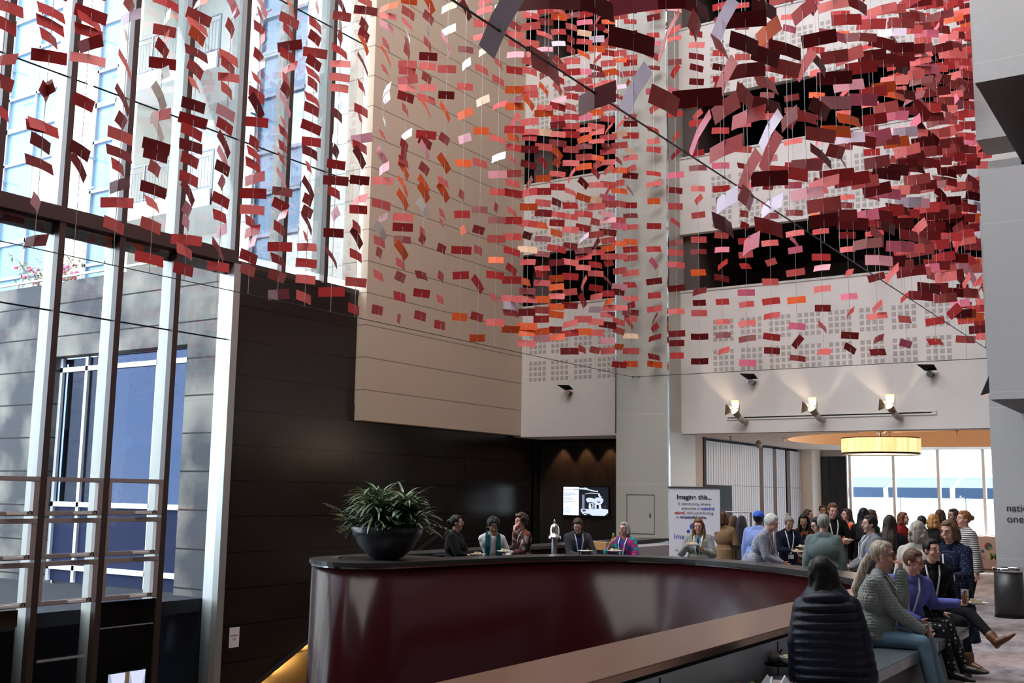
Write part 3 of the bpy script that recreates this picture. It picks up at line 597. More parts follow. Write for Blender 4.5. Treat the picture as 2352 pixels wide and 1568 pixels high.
# second recess light for the peach cove
# spot track on the gallery front
t = thing('spotlight_track', 'long white slotted lighting track recessed across the lowest gallery front', 'lighting track')
m = MB(); m.box(-9.46, -4.86, YB-.02, YB+.01, 3.60, 3.632); m.box(-9.46, -4.86, YB-.02, YB+.01, 3.660, 3.69); m.box(-4.95, -4.86, YB-.012, YB+.01, 3.6, 3.69); m.box(-9.46, -9.44, YB-.012, YB+.01, 3.6, 3.69); m.obj('frame', mat('track_white', (.78, .76, .74), .5), t)
m = MB(); m.box(-9.44, -4.95, YB-.004, YB+.01, 3.630, 3.660); m.obj('slot', black, t)
barn = mat('barn_door_metal', (.30, .24, .17), .35, m=.6)
def spot(x, z, lit, nm, y=YB):
    t = thing('spotlight', nm, 'spotlight', (x, y, z), 0, 'gallery spotlights')
    if lit:
        m = MB(); m.tube([(.10, -.02, -.10), (.08, -.13, -.10), (.03, -.28, .0)], .065, 14); m.obj('lamp_body', mat('spot_body_grey', (.50, .44, .38), .4), t, smooth=True)
        m = MB(); m.cone((.03, -.28, .0), (-.02, -.36, .10), .065, .085, 16); m.obj('lens_ring', barn, t)
        m = MB(); m.ell((-.02, -.365, .105), (.075, .03, .075)); m.obj('glowing_lens', em('spot_glow', (1, .80, .50), 14), t)
        m = MB()
        m.extr([(-.10, -.36, .09), (-.24, -.42, .02), (-.20, -.46, .27), (-.08, -.40, .20)], (.004, .004, 0)); m.extr([(-.08, -.34, .19), (.06, -.34, .19), (.10, -.40, .36), (-.10, -.40, .36)], (0, .005, 0)); m.extr([(.08, -.34, .08), (.09, -.34, .2), (.11, -.44, .32), (.10, -.44, .06)], (.004, 0, 0))
        m.obj('barn_doors', barn, t)
        l = bpy.data.lights.new('spot_beam', 'SPOT'); l.energy = 30; l.spot_size = 1.5; l.color = (1, .80, .55); l.shadow_soft_size = .06
        o = bpy.data.objects.new('spot_beam', l); COL.objects.link(o); o.parent = t; o.location = (-.03, -.44, .16); o.rotation_euler = (rad(150), 0, rad(10))
    else:
        m = MB(); m.cone((.03, 0, -.03), (.03, -.14, -.03), .06, .06, 14); m.obj('lamp_body', mat('spot_dark_body', (.06, .05, .05), .3, m=.5), t)
        m = MB(); m.cone((.03, -.14, -.03), (.03, -.16, -.03), .065, .065, 14); m.obj('lens_ring', chrome, t)
        m = MB(); m.extr([(-.20, -.25, .16), (.14, -.25, .14), (.16, -.05, .05), (-.08, -.05, .04)], (0, 0, .008)); m.obj('glare_plate', black, t)
for i, (x_, w_) in enumerate(((-9.10, 'left'), (-7.33, 'middle'), (-5.69, 'right'))): spot(x_, 3.66, True, 'lit %s spotlight with open barn doors on the gallery track' % w_)
spot(-13.69, 4.42, False, 'unlit spotlight with black plate, on the gallery left of the column')
spot(-8.84, 4.47, False, 'unlit spotlight with black plate, above the left lit spotlight')
spot(-4.96, 4.47, False, 'unlit spotlight with black plate, above the right lit spotlight')
t = thing('wall_flap', 'black triangular shield sticking out beside the right pier', 'shield')
m = MB(); m.extr([(-2.76, 16.95, 3.72), (-2.76, 16.95, 3.42), (-2.98, 17.35, 3.42)], (0, .01, 0)); m.obj('black_plate', black, t)
m = MB(); m.extr([(-2.76, 16.94, 3.40), (-2.98, 17.34, 3.40), (-2.98, 17.34, 3.42), (-2.76, 16.94, 3.42)], (0, .02, 0)); m.obj('bright_edge', mat('peach_edge', (.8, .5, .4), .4), t)
# ceiling fittings
for i, (x_, y_) in enumerate(((-9.9, 24.6), (-6.0, 24.0), (-4.6, 23.9), (-8.9, 25.6))):
    t = thing('ceiling_sprinkler', 'small ceiling sprinkler '+['beside the column', 'in front of the drum pendant', 'right of the drum pendant', 'above the clothes rack'][i], 'sprinkler', (x_, y_, CZ), 0, 'ceiling sprinklers')
    m = MB(); m.cone((0, 0, 0), (0, 0, -.02), .05, .04, 12); m.cone((0, 0, -.02), (0, 0, -.08), .012, .012, 6); m.cone((0, 0, -.08), (0, 0, -.09), .03, .03, 10); m.obj('sprinkler_head', barn, t)
t = thing('ceiling_camera', 'dome camera hanging from the ceiling by the wall panels', 'camera', (-9.9, 26.5, CZ))
m = MB(); m.cone((0, 0, 0), (0, 0, -.10), .05, .08, 14); m.obj('mount', mat('camera_grey', (.4, .38, .36), .4), t)
m = MB(); m.ell((0, 0, -.11), (.09, .09, .10)); m.obj('dome', mat('dome_grey', (.25, .24, .23), .15), t, smooth=True)
m = MB()
for x_ in (-7.5, -5.9): m.box(x_, x_+.9, 23.9, 23.96, CZ-.012, CZ-.001)
label(m.obj('ceiling_slot_vent', mat('slot_vent', (.75, .75, .74), .4)), 'pale slot air vent in the ceiling in front of the drum pendant', 'vent')
# bin
t = thing('waste_bin', 'dark grey cylindrical waste bin with a steel rim by the grey pier', 'bin', (-2.99, 19.12, 0))
m = MB(); m.lathe([(0, .01), (.225, .01), (.215, .74), (.20, .74), (.20, .1), (0, .1)], n=40); m.obj('bin_body', mat('bin_graphite', (.06, .06, .065), .4, m=.4), t, smooth=True)
m = MB(); m.lathe([(.225, .72), (.232, .74), (.232, .78), (.215, .79), (.20, .77), (.20, .73)], n=40); m.obj('steel_rim', chrome, t, smooth=True)
m = MB(); m.lathe([(.23, 0), (.235, .02), (.225, .03)], n=40); m.obj('foot_ring', black, t)
# clothes rack
t = thing('clothes_rack', 'chrome clothes rack full of coats beside the black doorway', 'clothes rack', (-8.6, 20.5, 0))
m = MB()
m.tube([(-.75, 0, 1.55), (.75, 0, 1.55)], .014, 8); m.tube([(-.75, 0, .1), (-.75, 0, 1.55)], .014, 8); m.tube([(.75, 0, .1), (.75, 0, 1.55)], .014, 8); m.tube([(-.75, -.25, .08), (-.75, .25, .08)], .014, 8); m.tube([(.75, -.25, .08), (.75, .25, .08)], .014, 8)
m.obj('rail_frame', chrome, t)
cc = [('orange brown', (.35, .13, .05)), ('black', (.012, .012, .014)), ('olive', (.06, .07, .04)), ('red', (.60, .02, .03)), ('blue', (.06, .10, .40)), ('black', (.015, .013, .02)), ('brown', (.14, .07, .035)), ('charcoal', (.04, .04, .05))]
random.seed(4)
for i, (nm, c) in enumerate(cc):
    x_ = -8.6-.6+i*.165
    g_ = thing('hanging_coat', nm+' coat on the rack, '+['leftmost', 'second from the left', 'third from the left', 'fourth from the left', 'fifth from the left', 'sixth from the left', 'seventh from the left', 'rightmost'][i], 'coat', (x_, 20.5, 1.53), 0, 'coats on the rack')
    m = MB(); h_ = .75+random.random()*.35
    rows_ = [(.03, .05, 0), (.20, .06, -.06), (.25, .075, -.2), (.25, .08, -.5), (.28, .09, -h_)]
    vs = [(b_*math.sin(a), a_*math.cos(a), -.05+z_) for a_, b_, z_ in rows_ for a in [2*PI*q/14 for q in range(14)]]
    m.add(vs, [(r*14+j, r*14+(j+1) % 14, (r+1)*14+(j+1) % 14, (r+1)*14+j) for r in range(4) for j in range(14)]+[tuple(range(56, 70))]); m.obj('coat_body', mat('coat_'+nm.replace(' ', '_'), c, .8, noise=.2, ns=9), g_, smooth=True)
    m = MB(); m.tube([(0, -.2, -.1), (0, 0, -.02), (0, .2, -.1)], .006, 6); m.tube([(0, 0, -.02), (0, 0, .02), (0, .02, .035), (0, .035, .015)], .004, 6); m.obj('hanger', chrome, g_)
# pull-up banner
bw = mat('banner_white', (.74, .74, .82), .6)
t = thing('pull_up_banner', "white pull-up banner headed 'Imagine this...' beside the column", 'banner', (-7.51, 17.0, 0), rad(18))
m = MB(); m.box(-.43, .43, -.01, .0, .08, 1.98); m.obj('banner_sheet', bw, t)
m = MB(); m.box(-.44, .44, -.02, .01, 1.98, 2.01); m.obj('top_clip_bar', chrome, t)
m = MB(); m.box(-.44, .44, -.10, .10, 0, .09); m.obj('base_cassette', chrome, t)
m = MB(); m.cone((0, .03, .08), (0, .03, 1.98), .01, .01, 8); m.obj('support_pole', chrome, t)
ink = MATS['ink_black']; navy_ink = mat('ink_navy', (.03, .03, .16), .6); blue_ink = mat('ink_blue', (.04, .09, .50), .6); red_ink = mat('ink_red', (.55, .03, .04), .6); grey_ink = mat('ink_grey', (.13, .13, .17), .6)
Bq = (PI/2, 0, 0)
text('Imagine this...', .108, (0, -.013, 1.80), Bq, ink, 'banner_heading', t, bold=.003)
text('A community where', .066, (0, -.013, 1.70), Bq, grey_ink, 'banner_text', t)
text('everyone is', .066, (.09, -.013, 1.625), Bq, grey_ink, 'banner_text', t, 'RIGHT'); text('included,', .066, (.11, -.013, 1.625), Bq, blue_ink, 'banner_text', t, 'LEFT', .002)
text('valued,', .066, (-.15, -.013, 1.55), Bq, red_ink, 'banner_text', t, 'RIGHT', .002); text('and contributing', .066, (-.12, -.013, 1.55), Bq, grey_ink, 'banner_text', t, 'LEFT')
text('in', .066, (-.26, -.013, 1.475), Bq, grey_ink, 'banner_text', t, 'RIGHT'); text('meaningful roles.', .066, (-.24, -.013, 1.475), Bq, navy_ink, 'banner_text', t, 'LEFT', .002)
text('Imagine More', .125, (0, -.013, 1.13), Bq, blue_ink, 'banner_heading', t)
for z_, x_, s_ in ((.92, -.33, 'We i'), (.86, -.29, 'an'), (.74, -.35, 'pe'), (.68, -.33, 'con')): text(s_, .055, (x_, -.013, z_), Bq, grey_ink, 'banner_text', t, 'LEFT')
m = MB(); [m.ell((x_, -.012, z_), (r_, .002, r_)) for x_, z_, r_ in ((-.02, 1.34, .06), (-.10, 1.26, .03))]; m.obj('banner_logo', blue_ink, t)
# display table with printed cloth at the far windows
t = thing('display_table', "table under a pale pink cloth printed 'imagine More', by the far windows", 'table', (-5.4, 31.9, 0))
m = MB(); m.box(-.9, 1.6, -.3, .35, .02, .88); m.obj('tablecloth', mat('pale_pink_cloth', (.70, .60, .60), .8), t, bevel=.01)
q = text('imagine', .23, (-.42, -.306, .27), Bq, mat('logo_lilac', (.32, .30, .45), .6), 'cloth_lettering', t); text('M', .26, (.12, -.306, .27), Bq, mat('logo_green', (.15, .38, .06), .6), 'cloth_lettering', t, bold=.004)
text('ore', .23, (.36, -.306, .27), Bq, MATS['logo_green'], 'cloth_lettering', t)
for nm, c, x_, z_, r_ in (('logo_dot_blue', (.04, .16, .5), -.15, .49, .045), ('logo_dot_red', (.6, .04, .03), -.24, .40, .028)):
    m = MB(); m.ell((x_, -.303, z_), (r_, .004, r_)); m.obj('logo_dot', mat(nm, c, .6), t)
for j, c in enumerate(((.04, .16, .5), (.45, .05, .03), (.2, .12, .4), (.15, .4, .08))):
    m = MB(); a0 = j*PI/2; m.add([(.0, -.306, .62)]+[(.10*math.cos(a0+q*PI/16), -.306, .62+.10*math.sin(a0+q*PI/16)) for q in range(9)], [tuple(range(10))]); m.obj('logo_wedge', mat('logo_wedge_%s' % 'abcd'[j], c, .6), t)
random.seed(8)
for i in range(7):
    m = MB(); m.obox((0, 0, .006+.004*(i % 3)), .21, .30, .012, Matrix.Rotation(random.uniform(-.5, .5), 3, 'Z')); o = m.obj('leaflet_pile', mat('leaflet_white', (.8, .8, .82), .6)); o.location = (-6.1+i*.32, 31.85, .88)
    label(o, 'pile of white leaflets on the pink cloth, '+['leftmost', 'second from the left', 'third from the left', 'fourth from the left', 'fifth from the left', 'sixth from the left', 'rightmost'][i], 'leaflets', 'leaflets on the display table')
# dome-lidded drink dispenser on a side table behind the balustrade
sx, sy = atD(1273, 1270, 16.6).x, atD(1273, 1270, 16.6).y
t = thing('side_table', 'small black side table behind the maroon balustrade holding the silver dispenser', 'table', (sx, sy, 0))
m = MB(); m.box(-.2, .2, -.2, .2, .84, .88); m.obj('tabletop', black, t)
for a in (-.18, .15):
    for c in (-.18, .15): m = MB(); m.box(a, a+.03, c, c+.03, 0, .84); m.obj('leg', black, t)
t = thing('domed_dispenser', 'silver domed drink dispenser between the women and the man in the grey jacket', 'dispenser', (sx, sy, .88))
m = MB(); m.cone((0, 0, 0), (0, 0, .30), .045, .045, 16); m.cone((0, 0, 0), (0, 0, .03), .09, .09, 20); m.obj('column_stand', mat('frosted_tube', (.35, .36, .38), .2, m=.4), t)
m = MB(); m.lathe([(.10, .30), (.10, .34), (.075, .34), (.075, .42), (.072, .46), (.055, .50), (.02, .525), (.0, .53)], n=28); m.obj('dome_lid', chrome, t, smooth=True)
m = MB(); m.ell((0, 0, .56), (.014, .014, .03)); m.obj('lid_knob', chrome, t, smooth=True)
# warm low counter behind the right-hand people
t = thing('back_counter', 'low pale counter with a lit brass lamp behind the balustrade group', 'counter', (-9.2, 18.6, 0))
m = MB(); m.box(-.25, .25, -.9, .9, 0, .92); m.obj('counter_body', mat('counter_grey', (.4, .4, .42), .5), t)
o_ = atD(1372, 1262, 17.5)
m = MB(); m.box(-.22, .22, -.12, .12, .0, .12); ob = m.obj('wooden_crate', mat('amber_wood', (.55, .28, .10), .5)); ob.location = (o_.x, o_.y, .98); label(ob, 'small amber wooden box behind the balustrade beside the grey haired woman', 'box')
m = MB(); m.box(-.3, .3, -.2, .2, 0, .98); ob = m.obj('box_plinth', black); ob.location = (o_.x, o_.y, 0); label(ob, 'black plinth under the small amber wooden box', 'plinth')
# poseur tables among the crowd
for i, (px, py, D) in enumerate(((1718, 1246, 18.2), (1822, 1240, 19.2), (1955, 1260, 19.6))):
    p = atD(px, py, D)
    t = thing('poseur_table', 'tall black round standing table '+['beside the clothes rack', 'between the plate-holding women', 'behind the woman in grey green'][i], 'table', (p.x, p.y, 0), 0, 'standing tables')
    m = MB(); m.cone((0, 0, 1.02), (0, 0, 1.05), .30, .30, 32); m.obj('tabletop', black, t)
    m = MB(); m.cone((0, 0, .02), (0, 0, 1.02), .22, .24, 24); m.obj('stretch_cover', mat('black_stretch', (.02, .02, .022), .6), t)
# planter bowl
pc = Vector((-8.98, 10.72, RZ))
t = thing('planter_bowl', 'large dark bowl planter standing on the rounded end of the balustrade ledge', 'planter', pc)
m = MB(); prof = [(0, 0), (.15, .0), (.22, .03), (.34, .14), (.43, .28), (.47, .40), (.45, .41), (.40, .36), (0, .36)]; m.lathe(prof, n=48); m.obj('bowl', mat('blue_black_glaze', (.035, .04, .055), .32, coat=.2), t, smooth=True)
m = MB(); m.lathe([(0, .355), (.42, .37)], n=24); m.obj('soil', mat('soil', (.03, .02, .015), .95), t)
m = MB(); m.box(-.3, .3, -.3, .3, -.02, .0); 
def leaf(m, base, d, up, L, wd, droop=.5, n=5):
    d = d.normalized(); side = d.cross(Vector((0, 0, 1))).normalized() if abs(d.z) < .98 else Vector((1, 0, 0)); vs = []; fs = []
    p = Vector(base); dr = d.copy()
    for i in range(n+1):
        t_ = i/n; ww = wd*math.sin(PI*min(.97, .12+t_*.88))**.8; nrm = side.cross(dr).normalized()
        vs += [p-side*ww/2+nrm*ww*.18, p, p+side*ww/2+nrm*ww*.18]
        p = p+dr*L/n; dr = (dr+Vector((0, 0, -droop/n))).normalized()
    for i in range(n):
        for j in range(2): fs.append((i*3+j, i*3+j+1, i*3+j+4, i*3+j+3))
    m.add(vs, fs)
random.seed(11)
def leafmat(nm, c, c2, r=.35):
    k = bpy.data.materials.new(nm); k.use_nodes = True; n = k.node_tree; b = n.nodes['Principled BSDF']; x = n.nodes.new('ShaderNodeTexNoise'); x.inputs['Scale'].default_value = 9; g = n.nodes.new('ShaderNodeTexCoord'); n.links.new(g.outputs['Object'], x.inputs['Vector'])
    n.links.new(mixc(n, mth(n, 'MULTIPLY', mth(n, 'SUBTRACT', x.outputs['Fac'], .35), 3.3), c, c2), b.inputs['Base Color']); b.inputs['Roughness'].default_value = r; b.inputs['Coat Weight'].default_value = .3; return k
lm1 = leafmat('variegated_leaf', (.06, .13, .05), (.24, .30, .18)); lm2 = leafmat('rubber_plant_leaf', (.025, .06, .035), (.07, .12, .09), .25); lm3 = leafmat('dark_green_leaf', (.02, .055, .02), (.05, .10, .03))
cnt = 0
def plant(nm, lab, base, mt, kind, rs):
    r = random.Random(rs); o = thing(nm, lab, 'plant', base); m = MB(); st = MB()
    if kind == 'dracaena':
        for s_ in range(5):
            a = r.uniform(0, 2*PI); rr_ = r.uniform(.02, .14); top = Vector((rr_*math.cos(a), rr_*math.sin(a), r.uniform(.14, .5))); st.tube([(0, 0, -.0), top*.5, top], [.012, .01, .008], 6)
            for i in range(26):
                b_ = r.uniform(0, 2*PI); e_ = r.uniform(-.1, 1.3); leaf(m, top-Vector((0, 0, r.uniform(0, .10))), Vector((math.cos(b_), math.sin(b_), e_)), 0, r.uniform(.28, .46), .036, r.uniform(.7, 1.6))
    elif kind == 'rubber':
        for s_ in range(5):
            a = r.uniform(0, 2*PI); rr_ = r.uniform(.06, .22); top = Vector((rr_*math.cos(a), rr_*math.sin(a), r.uniform(.08, .42))); st.tube([(0, 0, 0), top*.5+Vector((0, 0, .03)), top], [.012, .01, .008], 6)
            for i in range(13):
                b_ = i*2.4; q = r.uniform(.25, 1); leaf(m, top*q, Vector((math.cos(b_), math.sin(b_), r.uniform(-.1, .8))), 0, r.uniform(.18, .26), .095, r.uniform(.5, 1.2))
    else:
        for s_ in range(9):
            a = r.uniform(0, 2*PI); L = r.uniform(.4, .66); e_ = r.uniform(.3, 1.6); d_ = Vector((math.cos(a), math.sin(a), e_)).normalized(); p = Vector((0, 0, 0)); pts = [p.copy()]
            for i in range(9):
                d_ = (d_+Vector((0, 0, -.09))).normalized(); p = p+d_*L/9; pts.append(p.copy()); sd = d_.cross(Vector((0, 0, 1))).normalized()
                if i > 1:
                    for g_ in (-1, 1): leaf(m, p, (sd*g_+d_*.6+Vector((0, 0, .3))), 0, .12, .05, .5, 3)
            st.tube(pts, .006, 5)
    m.obj('foliage', mt, o, smooth=True); st.obj('stems', mat('plant_stem', (.10, .09, .05), .6), o)
spots = [('dracaena', -.27, -.10, .36, 'left front'), ('rubber', .22, -.15, .34, 'right front'), ('zamioculcas', -.30, .05, .34, 'far left'), ('dracaena', .30, .05, .36, 'far right'), ('zamioculcas', .05, .18, .40, 'back'), ('rubber', -.12, .12, .38, 'back left'), ('dracaena', .02, -.22, .34, 'front centre'), ('zamioculcas', .12, .0, .42, 'middle'), ('rubber', .34, -.03, .40, 'right'), ('dracaena', -.08, .0, .50, 'middle top'), ('zamioculcas', -.34, -.16, .34, 'front left edge')]
for i, (kd, dx, dy, dz, w_) in enumerate(spots):
    plant(kd+'_plant', {'dracaena': 'striped narrow-leaved', 'rubber': 'broad glossy-leaved', 'zamioculcas': 'dark green feather-stemmed'}[kd]+' plant at the '+w_+' of the planter bowl', pc+Vector((dx*.95, dy*.95, dz-.02)), {'dracaena': lm1, 'rubber': lm2, 'zamioculcas': lm3}[kd], kd, 40+i)
m = MB(); m.obox((0, 0, .008), .10, .05, .016, Matrix.Rotation(.4, 3, 'Z')); m.obox((.05, .02, .012), .05, .03, .02, Matrix.Rotation(1.1, 3, 'Z')); o = m.obj('crumpled_napkin', mat('napkin_brown', (.30, .25, .2), .8)); o.location = (-9.52, 10.35, RZ); label(o, 'small crumpled napkin on the ledge left of the planter bowl', 'napkin')
# outdoor flowering shrub
t = thing('flowering_shrub', 'green shrub with pink flowers on the outdoor terrace seen through the glass', 'shrub', (-23.9, 15.2, 6.21))
m = MB(); fl = MB(); st = MB(); r = random.Random(5)
for i in range(14):
    a = r.uniform(0, 2*PI); top = Vector((math.cos(a)*r.uniform(.2, 1.5)+.2, math.sin(a)*.5, r.uniform(.3, 1.35))); st.tube([(0, 0, 0), top*.5+Vector((0, 0, .1)), top], .012, 5)
    for j in range(46):
        c_ = top*r.uniform(.35, 1.05)+Vector((r.gauss(0, .13), r.gauss(0, .13), r.gauss(0, .12))); leaf(m, c_, Vector((r.gauss(0, 1), r.gauss(0, 1), r.gauss(0, .6))), 0, .13, .06, .5, 3)
    for j in range(3):
        c_ = top*r.uniform(.7, 1.1)+Vector((r.gauss(0, .12), r.gauss(0, .12), r.gauss(0, .1))); fl.ell(c_, (.06, .06, .045), nu=7, nv=5)
m.obj('foliage', leafmat('shrub_leaf', (.16, .22, .09), (.35, .38, .20), .6), t); fl.obj('flowers', mat('pink_petals', (.85, .12, .32), .6), t, smooth=True); st.obj('branches', MATS['plant_stem'], t)
# bare branches outside the far windows
for q_, (bx, by) in enumerate(((-6.2, 34.2), (-4.6, 34.4))):
    t = thing('bare_tree', 'pale bare branching tree outside the far windows, '+['left one', 'right one'][q_], 'tree', (bx, by, -.5)); m = MB(); r = random.Random(20+q_)
    def br(p, d, L, rr_, dep):
        e = p+d*L; m.tube([p, p+d*L*.5+Vector((r.gauss(0, .03), 0, r.gauss(0, .03))), e], [rr_, rr_*.8, rr_*.6], 6)
        if dep:
            for _ in range(3): br(e, (d+Vector((r.gauss(0, .5), r.gauss(0, .3), r.gauss(0, .35)))).normalized(), L*.72, rr_*.6, dep-1)
    br(Vector((0, 0, 0)), Vector((0, 0, 1)), .9, .05, 4); m.obj('branches', mat('pale_bark', (.62, .56, .48), .8), t)
# things on the near table
def bowl(name, lab, loc, food):
    t = thing(name, lab, 'bowl', loc, 0, 'white dip bowls on the wire stand')
    m = MB(); m.lathe([(0, 0), (.028, 0), (.045, .022), (.057, .048), (.054, .050), (.042, .028), (0, .012)], n=32); m.obj('bowl_body', mat('white_china', (.72, .72, .70), .25), t, smooth=True)
    m = MB(); r = random.Random(3)
    for i in range(12): m.ell((r.uniform(-.026, .026), r.uniform(-.026, .026), .040+r.uniform(0, .012)), (.014, .011, .009), nu=8, nv=5)
    m.obj('potato_salad', mat('creamy_yellow_food', food, .6), t, smooth=True)
    m = MB(); m.tube([(.015, .0, .04), (.035, .015, .072), (.042, .02, .078)], .006, 6); m.obj('spoon', black, t)
b1 = atD(1781, 1515, 7.2); b2 = atD(1810, 1523, 7.1)
zt = .72
t = thing('wire_stand', 'black wire stand carrying two white bowls on the stone buffet table', 'stand', (b1.x, b1.y, zt))
m = MB(); dz = .068; m.lathe([(0, dz-.004), (.10, dz-.004), (.115, dz+.006), (.118, dz+.004), (.105, dz-.014), (0, dz-.014)], (.035, -.01, 0), 28)
pass
for a in (-.08, .10):
    for c in (-1, 1): m.tube([(a*.9+.03, c*.07-.01, dz-.01), (a*.9+.03, -c*.07-.01, .0)], .0035, 6)
m.obj('wire_frame', black, t)
bowl('dip_bowl', 'left white bowl of potato salad on the black wire stand', (b1.x, b1.y, zt+.068), (.75, .68, .45)); bowl('dip_bowl', 'right white bowl of potato salad on the black wire stand', (b2.x, b2.y, zt+.068), (.80, .72, .42))
p_ = atD(1795, 1558, 6.5)
t = thing('serving_dish', 'round steel serving dish with white napkins at the bottom edge', 'dish', (-2.28, p_.y, zt))
m = MB(); m.lathe([(0, 0), (.12, 0), (.15, .03), (.165, .035), (.16, .04), (.115, .012), (0, .01)], n=40); m.obj('steel_dish', chrome, t, smooth=True)
for i, (a, c, r_) in enumerate(((-.05, .0, .3), (.05, .03, 1.0), (.0, -.05, 1.7))):
    m = MB(); rm = Matrix.Rotation(r_, 3, 'Z'); m.extr([rm @ Vector((-.05, 0, .02)), rm @ Vector((.05, 0, .02)), rm @ Vector((.0, 0, .09))], rm @ Vector((0, .012, 0))); o = m.obj('folded_napkin', mat('napkin_white', (.75, .76, .8), .8)); o.location = (-2.28+a, p_.y+c, zt); label(o, 'white folded napkin in the steel dish, '+['left', 'right', 'front'][i]+' one', 'napkin', 'napkins in the steel dish')
m = MB(); r = random.Random(9)
p_ = atD(1660, 1575, 6.0)
t = thing('salad_platter', 'platter of green salad leaves and red pieces at the bottom edge of the table', 'platter', (-2.36, p_.y+.25, zt))
m = MB(); m.lathe([(0, 0), (.11, 0), (.14, .02), (.0, .015)], n=32); m.obj('platter', MATS['white_china'], t, smooth=True)
m = MB(); [leaf(m, (r.gauss(0, .05), r.gauss(0, .05), .03), Vector((r.gauss(0, 1), r.gauss(0, 1), .6)), 0, .08, .05, .8, 3) for i in range(50)]; m.obj('salad_leaves', mat('lettuce_green', (.20, .34, .06), .5), t)
for nm_, c_ in (('carrot_pieces', (.75, .20, .04)), ('feta_cubes', (.75, .74, .68))):
    m = MB(); [m.obox((r.gauss(0, .045), r.gauss(0, .045), .055+r.uniform(0, .02)), .016, .012, .012, Matrix.Rotation(r.uniform(0, 3), 3, 'Z')) for i in range(16)]; m.obj(nm_, mat(nm_, c_, .5), t)

